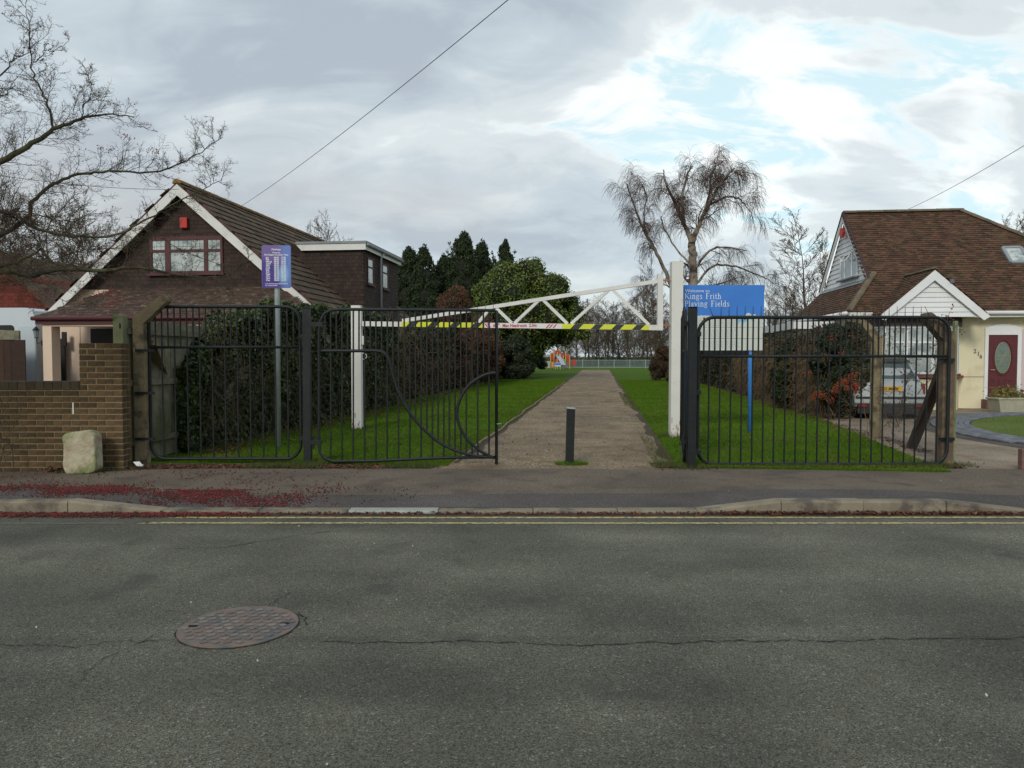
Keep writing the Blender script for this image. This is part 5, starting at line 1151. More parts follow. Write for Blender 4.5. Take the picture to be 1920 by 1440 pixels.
# ---- the thorn tree whose boughs reach in from the left
rn = random.Random(8); S = []; BO = []; Y0S = 1.0
def bough(pts, r0, r1, n=5):
    pp = [P(a, b_, y) for a, b_, y in pts]; out = []
    for i in range(len(pp)-1):
        p0 = pp[max(i-1, 0)]; p1 = pp[i]; p2 = pp[i+1]; p3 = pp[min(i+2, len(pp)-1)]
        for k in range(n): t = k/n; out.append(.5*((2*p1)+(p2-p0)*t+(2*p0-5*p1+4*p2-p3)*t*t+(3*p1-p0-3*p2+p3)*t**3)+Vector((rn.gauss(0, .005), rn.gauss(0, .015), rn.gauss(0, .005)))*(Y0S))
    out.append(pp[-1]); m = len(out)-1
    BO.append([(tuple(out[i]), tuple(out[i+1]), (r0+(r1-r0)*i/m)*RS, (r0+(r1-r0)*(i+1)/m)*RS) for i in range(m)])
    return out
RS = .66
TW = [dict(n=6, wob=.16, up=.03, ch=11, cl=.52, ang=(30, 70), cr=.65, st=.05, rmin=.0018), dict(n=4, wob=.2, up=.03, ch=5.5, cl=.6, ang=(35, 75), cr=.7, rmin=.0014), dict(n=3, wob=.2, up=.02, ch=0, cl=.4, rmin=.0012)]
def twigs(line, dens, ln, r, s=1):
    for i in range(1, len(line)):
        a, b_ = line[i-1], line[i]; d = (b_-a); L_ = d.length; d.normalize(); k = dens*L_; k = int(k)+(rn.random() < k-int(k))
        for _ in range(k):
            p = a+d*rn.uniform(0, L_); o_ = d.orthogonal().normalized(); o_.rotate(Matrix.Rotation(rn.uniform(0, 6.28), 3, d)); an = R(rn.uniform(35, 75)); v = d*math.cos(an)+o_*math.sin(an); v.z += .18
            f = 1-.45*i/len(line); grow(S, tuple(p), tuple(v.normalized()), ln*f*rn.uniform(.4, 1.3), r, 0 if rn.random() < .8 else 1, TW, rn)
bl = []
bl.append((bough([(-420, 560, 7.6), (-200, 420, 7.8), (-50, 325, 8.0), (0, 302, 8.0), (60, 268, 8.1), (100, 243, 8.2), (150, 224, 8.3), (200, 214, 8.4), (252, 220, 8.6)], .075, .006), 11, .42))
bl.append((bough([(98, 243, 8.2), (94, 208, 8.2), (78, 172, 8.2), (63, 138, 8.2), (56, 85, 8.1), (52, 45, 8.0), (48, 6, 8.0)], .022, .003), 9, .30))
bl.append((bough([(64, 118, 8.2), (84, 98, 8.3), (110, 92, 8.4), (130, 73, 8.4)], .008, .003), 8, .14))
bl.append((bough([(150, 224, 8.3), (163, 190, 8.3), (172, 165, 8.4), (164, 132, 8.4)], .010, .003), 11, .2))
bl.append((bough([(-320, 560, 8.0), (-100, 470, 8.2), (0, 440, 8.3), (50, 408, 8.4), (62, 378, 8.4), (100, 346, 8.5), (145, 327, 8.6), (205, 322, 8.7), (275, 324, 8.8), (330, 310, 8.9), (378, 286, 9.0), (418, 257, 9.1)], .045, .005), 12, .36))
bl.append((bough([(-250, 400, 8.0), (0, 396, 8.2), (60, 425, 8.3), (130, 442, 8.4), (200, 443, 8.5), (250, 425, 8.5), (300, 396, 8.6), (345, 373, 8.7), (385, 352, 8.8), (415, 338, 8.8)], .035, .004), 11, .34))
bl.append((bough([(-420, 580, 7.6), (-150, 540, 7.9), (0, 510, 8.1), (60, 515, 8.2), (112, 505, 8.3), (190, 508, 8.4), (262, 502, 8.5), (330, 515, 8.7), (400, 520, 8.8), (455, 512, 8.9)], .065, .005), 11, .36))
bl.append((bough([(-200, 540, 8.0), (0, 500, 8.2), (50, 483, 8.3), (74, 466, 8.3), (62, 440, 8.3), (25, 405, 8.3)], .030, .006), 12, .34))
bl.append((bough([(74, 466, 8.3), (100, 492, 8.35), (150, 505, 8.4), (210, 507, 8.5)], .028, .016), 9, .34))
bl.append((bough([(262, 425, 8.5), (300, 445, 8.6), (345, 470, 8.7), (420, 498, 8.8), (468, 488, 8.9)], .008, .003), 9, .22))
bl.append((bough([(0, 510, 8.1), (50, 540, 8.0), (110, 560, 8.0), (190, 585, 7.9)], .010, .003), 8, .25))
bl.append((bough([(-260, 380, 7.8), (-80, 200, 7.9), (0, 140, 8.0), (30, 108, 8.0), (58, 98, 8.0)], .022, .004), 10, .30))
bl.append((bough([(-200, 300, 7.6), (-60, 215, 7.7), (0, 180, 7.7), (30, 160, 7.8)], .018, .004), 9, .34))
bl.append((bough([(0, 395, 8.2), (60, 400, 8.3), (120, 415, 8.6), (180, 400, 8.8)], .012, .004), 12, .4))
bl.append((bough([(-60, 470, 8.1), (0, 470, 8.3), (60, 500, 8.5), (150, 470, 8.8), (250, 465, 9)], .012, .004), 12, .42))
for ln_, d_, l_ in bl: twigs(ln_, d_*1.7, l_*1.35, .0042)
bough([(-430, 900, 7.7), (-425, 760, 7.7), (-420, 580, 7.6), (-415, 430, 7.6), (-360, 250, 7.6), (-300, 80, 7.6)], .16, .05)
org = tuple(P(-430, 900, 7.7)); tt_ = Thing('thorn_tree', 'bare thorn tree whose mossy boughs reach in from the left edge', 'tree', (org[0], 7.7, .05)); oo = np.array(tt_.org)
def tubes(th_, name, B_, m, n=7):
    mb = MB(); mb.tube([b[0] for b in B_]+[B_[-1][1]], [b[2] for b in B_]+[B_[-1][3]], n); return th_.part(name, mb, m, smooth=True)
tubes(tt_, 'trunk', BO[-1], M_bark, 10)
for B_ in BO[:-1]: tubes(tt_, 'bough', B_, M_bark)
tt_.part('twigs', segmesh('twigs', S, 3, oo), M_twig, stuff=True)
tips = [s for s in S if s[2] < .002 and rn.random() < .012]
def octa(C, r, name, m, org=(0, 0, 0)):
    C = np.asarray(C, float)-np.array(org); n = len(C); r = np.broadcast_to(r, (n,))[:, None]*RG.uniform(.7, 1.2, (n, 1))
    D = np.array([[1, 0, 0], [0, 1, 0], [-1, 0, 0], [0, -1, 0], [0, 0, 1], [0, 0, -1]], float); V = (C[:, None, :]+D[None]*r[:, None, :]).reshape(-1, 3)
    f = np.array([[0, 1, 4], [1, 2, 4], [2, 3, 4], [3, 0, 4], [1, 0, 5], [2, 1, 5], [3, 2, 5], [0, 3, 5]]); return npmesh(name, V, (np.arange(n)[:, None, None]*6+f[None]).reshape(-1, 3))
M_berry = mat('red_berry', (.22, .012, .016), .5, (.30, .02, .02), 20, island=.5)
C = [s[1] for s in tips]
for cx_, cy_, y_ in ((212, 548, 8.2), (190, 553, 8.0), (222, 565, 8.2), (200, 570, 8.1), (90, 558, 8.1), (68, 552, 8.0), (238, 257, 8.8), (205, 280, 8.7), (288, 283, 8.8)):
    c0 = P(cx_, cy_, y_)
    for _ in range(26): C.append(tuple(c0+Vector((rn.gauss(0, .04), rn.gauss(0, .05), rn.gauss(0, .022)))))
tt_.part('berries', octa(C, .0075, 'berries', M_berry, oo), M_berry, stuff=True)
# ---- birch
rn = random.Random(21); S = []; BO = []; RS = 1.0; Y0S = 4.0
BT = [dict(n=7, wob=.10, up=.05, ch=9, cl=.45, ang=(25, 55), cr=.6, st=.2, rmin=.02, tp=.8), dict(n=6, wob=.13, up=.09, ch=12, cl=.60, ang=(25, 65), cr=.55, st=.1, rmin=.012), dict(n=6, wob=.13, up=-.11, ch=8, cl=1.25, ang=(20, 60), cr=.6, nodown=0, st=.05, rmin=.0065), dict(n=6, wob=.09, up=-.36, ch=0, cl=.9, rmin=.0045)]
YB = 42.0
def stem(pts, r0, r1, dens, ln, n=5, off=0):
    pts = [(a, b_, YB+y) for a, b_, y in pts]; l_ = bough(pts, r0, r1, n)
    for i in range(1, len(l_)):
        a, b_ = l_[i-1], l_[i]; d = b_-a; L_ = d.length; d.normalize(); k = 1.5*dens*L_*(.75+.55*i/len(l_)); k = int(k)+(rn.random() < k-int(k))
        for _ in range(k):
            o_ = d.orthogonal().normalized(); o_.rotate(Matrix.Rotation(rn.uniform(0, 6.28), 3, d)); an = R(rn.uniform(30, 60)); v = d*math.cos(an)+o_*math.sin(an)
            grow(S, tuple(a+d*rn.uniform(0, L_)), tuple(v), ln*rn.uniform(.6, 1.2)*(1-.35*i/len(l_)), max(.018, (r0+(r1-r0)*i/len(l_))*.4), 1 if rn.random() < .75 else 2, BT, rn)
stem([(1299, 700, 0), (1301, 600, 0), (1300, 520, 0), (1298, 470, 0), (1297, 455, 0)], .27, .20, .25, 2.6)
stem([(1297, 455, 0), (1285, 425, .3), (1268, 385, .5), (1250, 345, .5), (1244, 318, .8)], .15, .03, 1.5, 1.35)
stem([(1283, 420, .3), (1279, 370, -.5), (1290, 325, -.8), (1300, 312, -1)], .10, .03, 1.6, 1.5)
stem([(1298, 455, 0), (1312, 420, -.3), (1326, 390, -.5), (1345, 355, -.8), (1368, 325, -1), (1378, 315, -1)], .14, .03, 1.6, 1.6)
stem([(1316, 412, -.3), (1330, 365, .6), (1335, 325, 1), (1343, 312, 1.2)], .08, .03, 1.6, 1.5)
stem([(1330, 385, -.5), (1360, 370, .4), (1385, 372, .8), (1400, 390, 1)], .07, .025, 1.5, 1.9)
stem([(1299, 510, 0), (1330, 470, -.5), (1365, 465, -1), (1400, 470, -1.5)], .08, .025, 1.1, 1.9)
stem([(1300, 540, 0), (1335, 500, .8), (1380, 500, 1.5), (1420, 515, 2), (1450, 530, 2)], .08, .025, 1.1, 1.9)
stem([(1299, 500, 0), (1270, 470, .5), (1246, 430, 1), (1240, 405, 1)], .06, .025, .8, 1.2)
stem([(1268, 560, 2), (1252, 520, 1.5), (1232, 475, 1), (1212, 440, 1), (1196, 405, 1), (1184, 370, 1), (1174, 345, 1)], .13, .03, .9, 1.35)
stem([(1212, 440, 1), (1208, 400, .4), (1212, 370, .2), (1205, 345, 0)], .06, .025, 1.0, 1.2)
stem([(1300, 690, 1), (1285, 620, 2), (1268, 560, 2)], .2, .13, .1, 1.5)
stem([(1262, 540, 2), (1225, 530, 3), (1205, 545, 3)], .05, .02, 1.0, 1.8)
bq = P(1299, 700, YB); bt = Thing('birch_tree', 'tall bare weeping birch with pale trunk and reddish drooping twigs behind the blue sign', 'tree', (bq.x, YB, 0)); oo = np.array(bt.org)
tubes(bt, 'trunk', BO[0], M_birch, 10)
for B_ in BO[1:]: tubes(bt, 'limb', B_, M_birch)
bt.part('twigs', segmesh('twigs', S, 3, oo), M_btw, stuff=True)
nbirch = len(S)
# ---- bare background trees: a few kinds, copied
def kind(seed, H, spread, up, dens=1.0, rm=.011):
    rn2 = random.Random(seed); out = []
    prm = [dict(n=10, wob=.05, up=.05, ch=34*dens, cl=.46*spread, ang=(25, 58), cr=.42, st=.14, rmin=.02, tp=.9), dict(n=6, wob=.10, up=up, ch=11*dens, cl=.5, ang=(25, 55), cr=.5, st=.1, rmin=rm*1.3), dict(n=5, wob=.14, up=up*.7, ch=8*dens, cl=.55, ang=(25, 60), cr=.6, st=.1, rmin=rm), dict(n=3, wob=.16, up=up*.5, ch=0, cl=.5, rmin=rm*.7)]
    grow(out, (0, 0, -.05), (0, 0, 1), H, H*.012, 0, prm, rn2); return out
kinds = [kind(3, 9, 1.0, .08), kind(4, 10, .75, .14), kind(6, 8, 1.15, .05), kind(9, 11, .55, .2)]
km = [(segmesh('trunk', [s for s in k if s[2] > .05], 6), segmesh('crown', [s for s in k if s[2] <= .05], 3)) for k in kinds]
for a, b_ in km: a.materials.append(M_wtrunk); b_.materials.append(M_wtw)
def bare(px, Y, ki, sc_, label, group=None, zrot=None, wid=1.0, name='bare_tree'):
    q = P(px, 690, Y); e = bpy.data.objects.new(name, None); COL.objects.link(e); e.location = (q.x, Y, .02); e.scale = (sc_*wid, sc_*wid, sc_); e.rotation_euler = (0, 0, px*.7 if zrot is None else zrot)
    tag(e, label, 'tree', group); link('trunk', km[ki][0], None, e); link('crown', km[ki][1], None, e); return e
rn = random.Random(2)
WL = 'one of the bare brown trees in the wood beyond the park fence'; WG_ = 'bare trees in the wood beyond the park fence'
for i, px in enumerate([1046, 1066, 1082, 1098, 1110, 1124, 1136, 1150, 1162, 1176, 1190, 1206, 1222, 1240, 1262, 1285, 1310, 1335, 1360, 1385, 1410, 1435, 1460, 1485]):
    Yt = 104+rn.uniform(-7, 12); hpx = 585+8*math.sin(i*1.9)-(18 if px > 1190 else 0)
    H = (667-hpx)/F*Yt*rn.uniform(.95, 1.2); ki = i % 4; bare(px, Yt, ki, H/[9, 10, 8, 11][ki]*1.12, WL, WG_, wid=1.35)
for i, px in enumerate([1060, 1082, 1104, 1120, 1140, 1158, 1178, 1198, 1215, 1250, 1290, 1330, 1370, 1420, 1460]):
    Yt = 124+rn.uniform(-5, 12); H = 68/F*Yt*rn.uniform(.9, 1.2); ki = (i*3+1) % 4; bare(px, Yt, ki, H/9*1.1, WL, WG_, wid=1.6)
bare(1522, 46, 1, .86, 'broad finely twigged bare tree left of the white gabled bungalow', wid=1.45, zrot=1)
bare(1550, 50, 3, .76, 'smaller bare tree half hidden behind the corner of the tiled roof', wid=.9)
bare(1482, 60, 0, .62, 'low bare tree between the birch and the slender tree')
bare(1236, 62, 2, .62, 'broad low brown bare tree beyond the lawn, left of the tall white post', wid=1.35)
bare(1232, 58, 1, .75, 'upright bare tree directly behind the end of the barrier')
bare(1855, 52, 1, .93, 'bare treetop showing above the right hip of the clay tiled roof')
bare(1928, 50, 3, .86, 'bare tree at the right edge of the photograph')
bare(590, 60, 0, 1.16, 'bare treetop showing above the ridge of the brown bungalow')
for px, Yt, ki, s_, lab_ in ((40, 40, 0, .93, 'bare tree filling the left edge behind the red house'), (110, 38, 2, 1.0, 'broad bare tree behind the left dormer'), (185, 42, 0, .90, 'bare tree right behind the white barge board'), (-40, 36, 2, 1.1, 'bare tree mostly out of frame at far left'), (0, 34, 2, .95, 'densely twigged bare tree above the red wall'), (150, 36, 2, .80, 'low twiggy bare tree over the flat roofed dormer')):
    bare(px, Yt, ki, s_, lab_, wid=1.15)
# undergrowth in the far wood
n_ = 26000; Wx = RG.uniform(-6, 58, n_); Wy = RG.uniform(108, 128, n_); Wz = np.abs(RG.normal(0, 1.0, n_))*(1.1+.6*np.sin(Wx*.7)*np.sin(Wx*.31+1))
o = link('undergrowth', leafmesh('undergrowth', np.stack([Wx, Wy, Wz], 1), .42, None, .22), mat('undergrowth', (.060, .046, .034), .95, (.045, .042, .024), .3, island=.4)); o['kind'] = 'stuff'; o['label'] = 'brown undergrowth filling the foot of the far wood'; o['category'] = 'undergrowth'
# ---- foliage masses
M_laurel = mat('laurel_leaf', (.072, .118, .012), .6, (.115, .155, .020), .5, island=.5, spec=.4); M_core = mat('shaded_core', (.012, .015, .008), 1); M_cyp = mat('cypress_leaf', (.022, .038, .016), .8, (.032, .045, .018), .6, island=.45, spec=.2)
M_ivy = mat('ivy_leaf', (.034, .056, .014), .45, (.065, .095, .024), 1.0, island=.55, spec=.35); M_bram = mat('bramble_leaf', (.045, .038, .020), .8, (.075, .055, .03), 1.2, island=.5); M_deadv = mat('dead_vine', (.13, .085, .045), .9, (.20, .14, .08), 3, island=.3)
M_rust = mat('rust_twig', (.19, .085, .045), .9, (.14, .07, .035), 1.2, island=.4); M_brownh = mat('brown_hedge_leaf', (.085, .050, .024), .9, (.055, .038, .02), .8, island=.4); M_dkleaf = mat('dark_evergreen_leaf', (.020, .032, .012), .6, (.03, .042, .016), 2, island=.5)
def balls(C, Rr, n, jitter=.15, flat=1.0):            # points on the shells of many lumps, with outward normals
    C = np.asarray(C, float); Rr = np.asarray(Rr, float); w_ = Rr**2; idx = RG.choice(len(C), n, p=w_/w_.sum()); d = nrm(RG.normal(size=(n, 3))); r_ = Rr[idx]*(1-np.abs(RG.normal(0, jitter, n)))
    d2 = d*np.array([1, 1, flat]); return C[idx]+d2*r_[:, None], d
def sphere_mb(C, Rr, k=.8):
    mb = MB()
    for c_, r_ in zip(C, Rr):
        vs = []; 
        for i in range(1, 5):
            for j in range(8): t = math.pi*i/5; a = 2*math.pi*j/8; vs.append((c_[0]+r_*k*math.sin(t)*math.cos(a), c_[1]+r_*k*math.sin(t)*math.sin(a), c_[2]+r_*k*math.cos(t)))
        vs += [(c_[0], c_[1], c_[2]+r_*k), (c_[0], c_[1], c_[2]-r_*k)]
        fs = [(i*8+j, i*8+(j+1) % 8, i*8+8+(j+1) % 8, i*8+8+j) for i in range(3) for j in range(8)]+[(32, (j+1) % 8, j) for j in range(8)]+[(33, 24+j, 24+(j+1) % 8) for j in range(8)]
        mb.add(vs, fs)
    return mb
def crown(th_, C, Rr, n, size, m, jit=.7, core=.72, asp=.5, shell=.15, flat=1.0, droop=0):
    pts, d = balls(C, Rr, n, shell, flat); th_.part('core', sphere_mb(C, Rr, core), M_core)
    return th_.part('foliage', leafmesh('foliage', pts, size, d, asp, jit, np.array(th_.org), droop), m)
# rounded evergreen overhanging the path
rn = random.Random(31); YT = 50; ev = Thing('evergreen_tree', 'large rounded green evergreen tree overhanging the left of the path', 'tree', (P(985, 700, YT).x, YT, 0)); C = []; Rr = []
for _ in range(110):
    a = rn.uniform(0, 6.28); h = rn.uniform(-1, 1); rr_ = math.sqrt(max(0, 1-h*h)); k = rn.uniform(.72, .92); e = 1.0 if h > 0 else 1.0
    x = 3.3*rr_*math.cos(a)*k; y = 3.0*rr_*math.sin(a)*k; z = 4.75+3.1*h*k
    C.append((ev.org.x+x, YT+y, z)); Rr.append(rn.uniform(.55, 1.0))
for dx, z, r_ in ((3.0, 3.6, .9), (3.5, 3.2, .7), (3.8, 2.9, .5), (2.6, 2.8, .8), (3.4, 4.3, .7), (-2.2, 2.2, 1.1), (-1.5, 1.2, 1.2), (-.7, 1.0, 1.1), (-.2, 2.0, 1.2), (-2.4, 1.0, 1.1), (.4, 2.4, 1.0), (1.2, 2.8, .9)): C.append((ev.org.x+dx, YT-.8+rn.uniform(-.5, .5), z)); Rr.append(r_)
C.append((ev.org.x, YT, 4.7)); Rr.append(2.6)
crown(ev, C, Rr, 60000, .17, M_laurel, .7, .78)
ev.part('trunk', MB().tube([(ev.org.x-.2, YT, 0), (ev.org.x, YT, 2), (ev.org.x+.1, YT, 4)], [.28, .22, .15], 8), M_wtrunk)
# cypresses
def cypress(px, Y, ytop, wpx, lab_, seed):
    rn2 = random.Random(seed); q = P(px, 690, Y); H = P(px, ytop, Y).z; Wd = wpx/F*Y/2; t = Thing('cypress_tree', lab_, 'tree', (q.x, Y, 0), group='dark cypresses behind the bungalow'); C = []; Rr = []; D = []; Wd *= 2.0
    for i in range(260):
        h = rn2.random()**.8; z = H*(.06+.9*h); wr = Wd*(1-h)**.62*rn2.uniform(.6, 1.15); a = rn2.uniform(0, 6.28); C.append((q.x+wr*math.cos(a), Y+wr*math.sin(a)*.8, z)); Rr.append(rn2.uniform(.22, .42)*Wd*.36)
    for i in range(3): x = q.x+rn2.uniform(-.25, .25)*Wd; C += [(x, Y, H*.90+k*.25) for k in range(3)]; Rr += [.28, .2, .13]
    for k in range(5):
        a = rn2.uniform(0, 6.28); f = rn2.uniform(.15, .5); top = H*rn2.uniform(.66, .93); x = q.x+Wd*f*math.cos(a); y = Y+Wd*f*math.sin(a)
        for j in range(9): z = top*(.62+.38*j/8); C.append((x+.12*(j/8)**3*math.cos(a)*4, y, z)); Rr.append(Wd*.2*(1-j/8)+.12)
    C.append((q.x, Y, H-.15)); Rr.append(.16)
    cc = [(q.x, Y, H*k) for k in (.2, .4, .6, .75)]; cr = [Wd*.9, Wd*.85, Wd*.65, Wd*.45]
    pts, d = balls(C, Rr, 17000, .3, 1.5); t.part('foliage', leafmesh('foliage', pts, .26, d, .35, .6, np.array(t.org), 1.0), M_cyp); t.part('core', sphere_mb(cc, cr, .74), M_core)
    t.part('trunk', MB().tube([(q.x, Y, 0), (q.x, Y, H*.8)], [.2, .05], 6), M_wtrunk)
for a in ((768, 54, 462, 52, 'leftmost dark cypress of the row behind the brown bungalow', 1), (797, 53, 459, 50, 'second dark cypress from the left with a bent tip', 2), (832, 55, 476, 50, 'shorter dark cypress in the middle of the row', 3), (870, 54, 434, 62, 'tallest dark cypress of the row', 4), (905, 57, 449, 46, 'dark cypress between the tallest one and the round evergreen', 5), (948, 62, 449, 40, 'dark cypress tip rising behind the round evergreen', 6), (740, 56, 480, 40, 'dark cypress half hidden by the bungalow dormer', 7)): cypress(*a)
# hedges along the path: a lumpy body filled with leaves, then loose stems
def hedge(name, lab_, cat, u0, u1, w0, w1, hf, kinds_, n, size, core_in=.25, lump=.22, top=True, seed=0, near=1.5, coreM=M_core):
    rn2 = np.random.default_rng(seed); c0 = (u0+u1)/2; t = Thing(name, lab_, cat, (c0, w0, 0), True); 
    W = w0+(w1-w0)*rn2.random(n)**near; H = hf(W); lum = lambda a, b_, s: np.sin(a*2.1+s)*np.sin(b_*2.7+s*2)*.6+np.sin(a*5.3+s)*np.sin(b_*4.9+1)*.4
    Z = rn2.random(n)**.9; fc = rn2.random(n); U = np.zeros(n); Zz = Z*H; NV = np.zeros((n, 3))
    front = fc < .68; tp_ = (fc >= .68) & (fc < .9); end = fc >= .9
    fs = 1 if abs(u1) < abs(u0) else -1                # side facing the path
    uf = max(u0, u1) if (u0+u1) < 0 else min(u0, u1); inn = -1 if (u0+u1) < 0 else 1
    th_ = abs(u1-u0); dep = np.abs(rn2.normal(0, .09, n))
    U[front] = uf + inn*(dep[front]+.12-lump*lum(W[front], Zz[front], seed)); NV[front] = (-inn, 0, .25)
    U[tp_] = uf + inn*(rn2.random(tp_.sum())*th_); Zz[tp_] = H[tp_]-dep[tp_]+lump*.8*lum(W[tp_]*1.3, U[tp_]*2, seed+1); NV[tp_] = (0, -.3, 1)
    Zz[end] = Z[end]*float(hf(np.array([w0]))[0]); U[end] = uf + inn*(rn2.random(end.sum())*th_); W[end] = w0+dep[end]+lump*.8*lum(U[end]*2, Zz[end], seed+3); NV[end] = (0, -1, .2)
    Pn = np.stack([U-c0, W-w0, Zz], 1)
    k0 = 0; pr = np.cumsum([k[1] for k in kinds_]); sel = np.searchsorted(pr/pr[-1], np.clip(rn2.random(n)*.55+.45*(.5+.5*lum(W*.9, Zz*1.5, seed+7)), 0, .999))
    for i, (m, _, sz, asp, nm) in enumerate(kinds_):
        s_ = sel == i
        if s_.sum(): t.part(nm, leafmesh(nm, Pn[s_], size*sz, NV[s_], asp, 1.0), m, stuff=True)
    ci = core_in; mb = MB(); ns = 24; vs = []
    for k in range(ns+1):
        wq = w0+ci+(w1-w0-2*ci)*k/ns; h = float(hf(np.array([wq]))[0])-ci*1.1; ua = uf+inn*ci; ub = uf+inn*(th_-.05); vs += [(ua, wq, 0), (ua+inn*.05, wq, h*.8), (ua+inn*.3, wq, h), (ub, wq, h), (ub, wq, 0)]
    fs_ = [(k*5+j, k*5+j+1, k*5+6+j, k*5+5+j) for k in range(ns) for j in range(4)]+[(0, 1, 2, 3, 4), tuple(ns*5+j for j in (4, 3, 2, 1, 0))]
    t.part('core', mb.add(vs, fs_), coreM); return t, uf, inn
def stems(t, uf, inn, w0, w1, n, z0, z1, Ln, r_, m, seed, name='stems', spread=.5, org=None, dn=0):
    rn2 = random.Random(seed); out = []
    for _ in range(n):
        wq = w0+(w1-w0)*rn2.random()**1.5; p = (uf+inn*rn2.uniform(-.05, .15), wq, rn2.uniform(z0, z1)); d = Vector((-inn*rn2.uniform(0, .5), rn2.gauss(0, spread), rn2.uniform(-1, 1)-dn)).normalized()
        for k in range(5): q_ = (p[0]+d.x*Ln/5, p[1]+d.y*Ln/5, max(.05, p[2]+d.z*Ln/5)); out.append((p, q_, r_, r_*.7)); p = q_; d = (d+Vector((rn2.gauss(0, .22)+inn*.06, rn2.gauss(0, .3), rn2.gauss(0, .3)-.12))).normalized()
    t.part(name, segmesh(name, out, 3, np.array(t.org)), m, stuff=True)
hL = lambda W: np.interp(W, [10.4, 10.8, 11.2, 11.7, 12.4, 14, 17, 19, 22, 26, 30], [1.3, 1.55, 1.8, 2.05, 2.25, 2.5, 2.6, 2.7, 2.5, 2.3, 2.3])
t, uf, inn = hedge('ivy_hedge', 'tall dark ivy covered hedge behind the left railings', 'hedge', -6.66, -6.02, 10.45, 22, hL, [(M_dkleaf, .35, 1.0, .8, 'dark_leaves'), (M_ivy, .4, 1.1, .85, 'ivy_leaves'), (M_bram, .22, .8, .45, 'dead_leaves')], 62000, .078, seed=1, near=1.35)
stems(t, uf, inn, 10.9, 22, 380, .1, 2.3, .5, .0035, M_deadv, 5); stems(t, uf, inn, 10.9, 22, 800, .1, 1.5, .5, .005, M_twig, 6, 'twigs')
hM = lambda W: np.interp(W, [20, 24, 28, 34, 40, 60], [2.3, 2.2, 2.4, 2.9, 3.0, 3.2])
t, uf, inn = hedge('bramble_hedge', 'brown and green bramble hedge along the left of the path', 'hedge', -8.2, -6.45, 21.5, 47, hM, [(M_dkleaf, .35, 1.0, .8, 'dark_leaves'), (M_bram, .25, 1.0, .6, 'bramble_leaves'), (M_ivy, .3, 1, .8, 'green_leaves'), (M_brownh, .14, 1, .4, 'brown_leaves')], 46000, .12, seed=2, near=1.3, lump=.4)
stems(t, uf, inn, 21.5, 45, 900, .2, 2.3, .9, .008, M_deadv, 7)
# rust coloured shrub behind it and dark shrub at the trunk of the evergreen
def shrub(name, lab_, px, Y, ytop, wpx, m, n, size, seed, asp=.3, zlow=.3, cores=True, m2=None, depth=1.0):
    rn2 = random.Random(seed); q = P(px, 690, Y); H = P(px, ytop, Y).z; Wd = wpx/F*Y/2; t = Thing(name, lab_, 'shrub', (q.x, Y, 0)); C = []; Rr = []
    for _ in range(40):
        a = rn2.uniform(0, 6.28); h = rn2.random(); k = math.sin(math.pi*min(1, (.25+.75*h)))**.5; C.append((q.x+Wd*.75*k*math.cos(a)*rn2.random()**.4, Y+Wd*.6*k*math.sin(a)*depth, zlow+(H-zlow)*h*.88)); Rr.append(Wd*rn2.uniform(.22, .38))
    crown(t, C, Rr, n, size, m, 1.0, .75 if cores else .01, asp, .25); return t, C, Rr
shrub('rust_shrub', 'rust brown leafless shrub standing above the bramble hedge', 853, 34, 530, 112, M_rust, 16000, .16, 3, .15)
shrub('rust_shrub', 'lower rust brown shrub between the gate leaf and the evergreen', 905, 40, 585, 80, M_rust, 12000, .17, 4, .15)
shrub('dark_shrub', 'dark evergreen shrub under the overhanging tree at the end of the hedge', 965, 47, 628, 90, M_dkleaf, 14000, .16, 5, .6)
shrub('dark_shrub', 'small dark bush just left of the playground', 1000, 60, 640, 50, M_dkleaf, 9000, .17, 6, .6)
shrub('brown_bush', 'brown bush at the far right end of the lawn beside the white post', 1243, 44, 645, 55, M_brownh, 11000, .14, 7, .3)
shrub('brown_bush', 'taller brown bush partly behind the tall white post', 1275, 36, 640, 60, M_brownh, 11000, .13, 8, .3)
shrub('ivy_bush', 'low green bush at the foot of the far brown bushes', 1232, 50, 676, 30, M_ivy, 3000, .12, 9, .7)
# right-hand hedge
hR_ = lambda W: np.interp(W, [18, 20, 24, 28, 34, 45], [2.2, 2.1, 2.05, 2.1, 2.2, 2.5])
t, uf, inn = hedge('tangled_hedge', 'tangled brown hedge of dead vines along the right side of the park lawn', 'hedge', 5.25, 6.3, 18.3, 44, hR_, [(M_deadv, .28, 1.3, .12, 'dead_stems'), (M_bram, .35, 1.0, .5, 'brown_leaves'), (M_dkleaf, .30, 1.0, .7, 'dark_leaves'), (M_brownh, .25, 1, .35, 'russet_leaves')], 46000, .10, seed=4, near=1.5, lump=.3)
stems(t, uf, inn, 18.3, 30, 1500, .2, 2.1, .9, .006, M_deadv, 9, dn=.8)
shrub('conifer_bush', 'narrow dark conifer bush in the right hedge left of the orange berries', 1480, 20.5, 625, 70, M_cyp, 12000, .10, 10, .35)
t, C, Rr = shrub('firethorn_bush', 'dark firethorn bush with clusters of orange berries in front of the parked car', 1560, 17.2, 601, 88, M_dkleaf, 26000, .075, 11, .6, .5)
C2 = []
for cx_, cy_, s_ in ((1598, 705, 5), (1585, 715, 7), (1604, 722, 4), (1572, 722, 5), (1566, 733, 4), (1540, 742, 5), (1528, 745, 3), (1535, 737, 4), (1590, 728, 4), (1545, 668, 2), (1578, 662, 2), (1557, 752, 3), (1515, 700, 2), (1560, 632, 2)):
    for _ in range(s_*13): q = P(cx_+random.gauss(0, 4.5), cy_+random.gauss(0, 4), 16.45+random.gauss(0, .08)); C2.append(tuple(q))
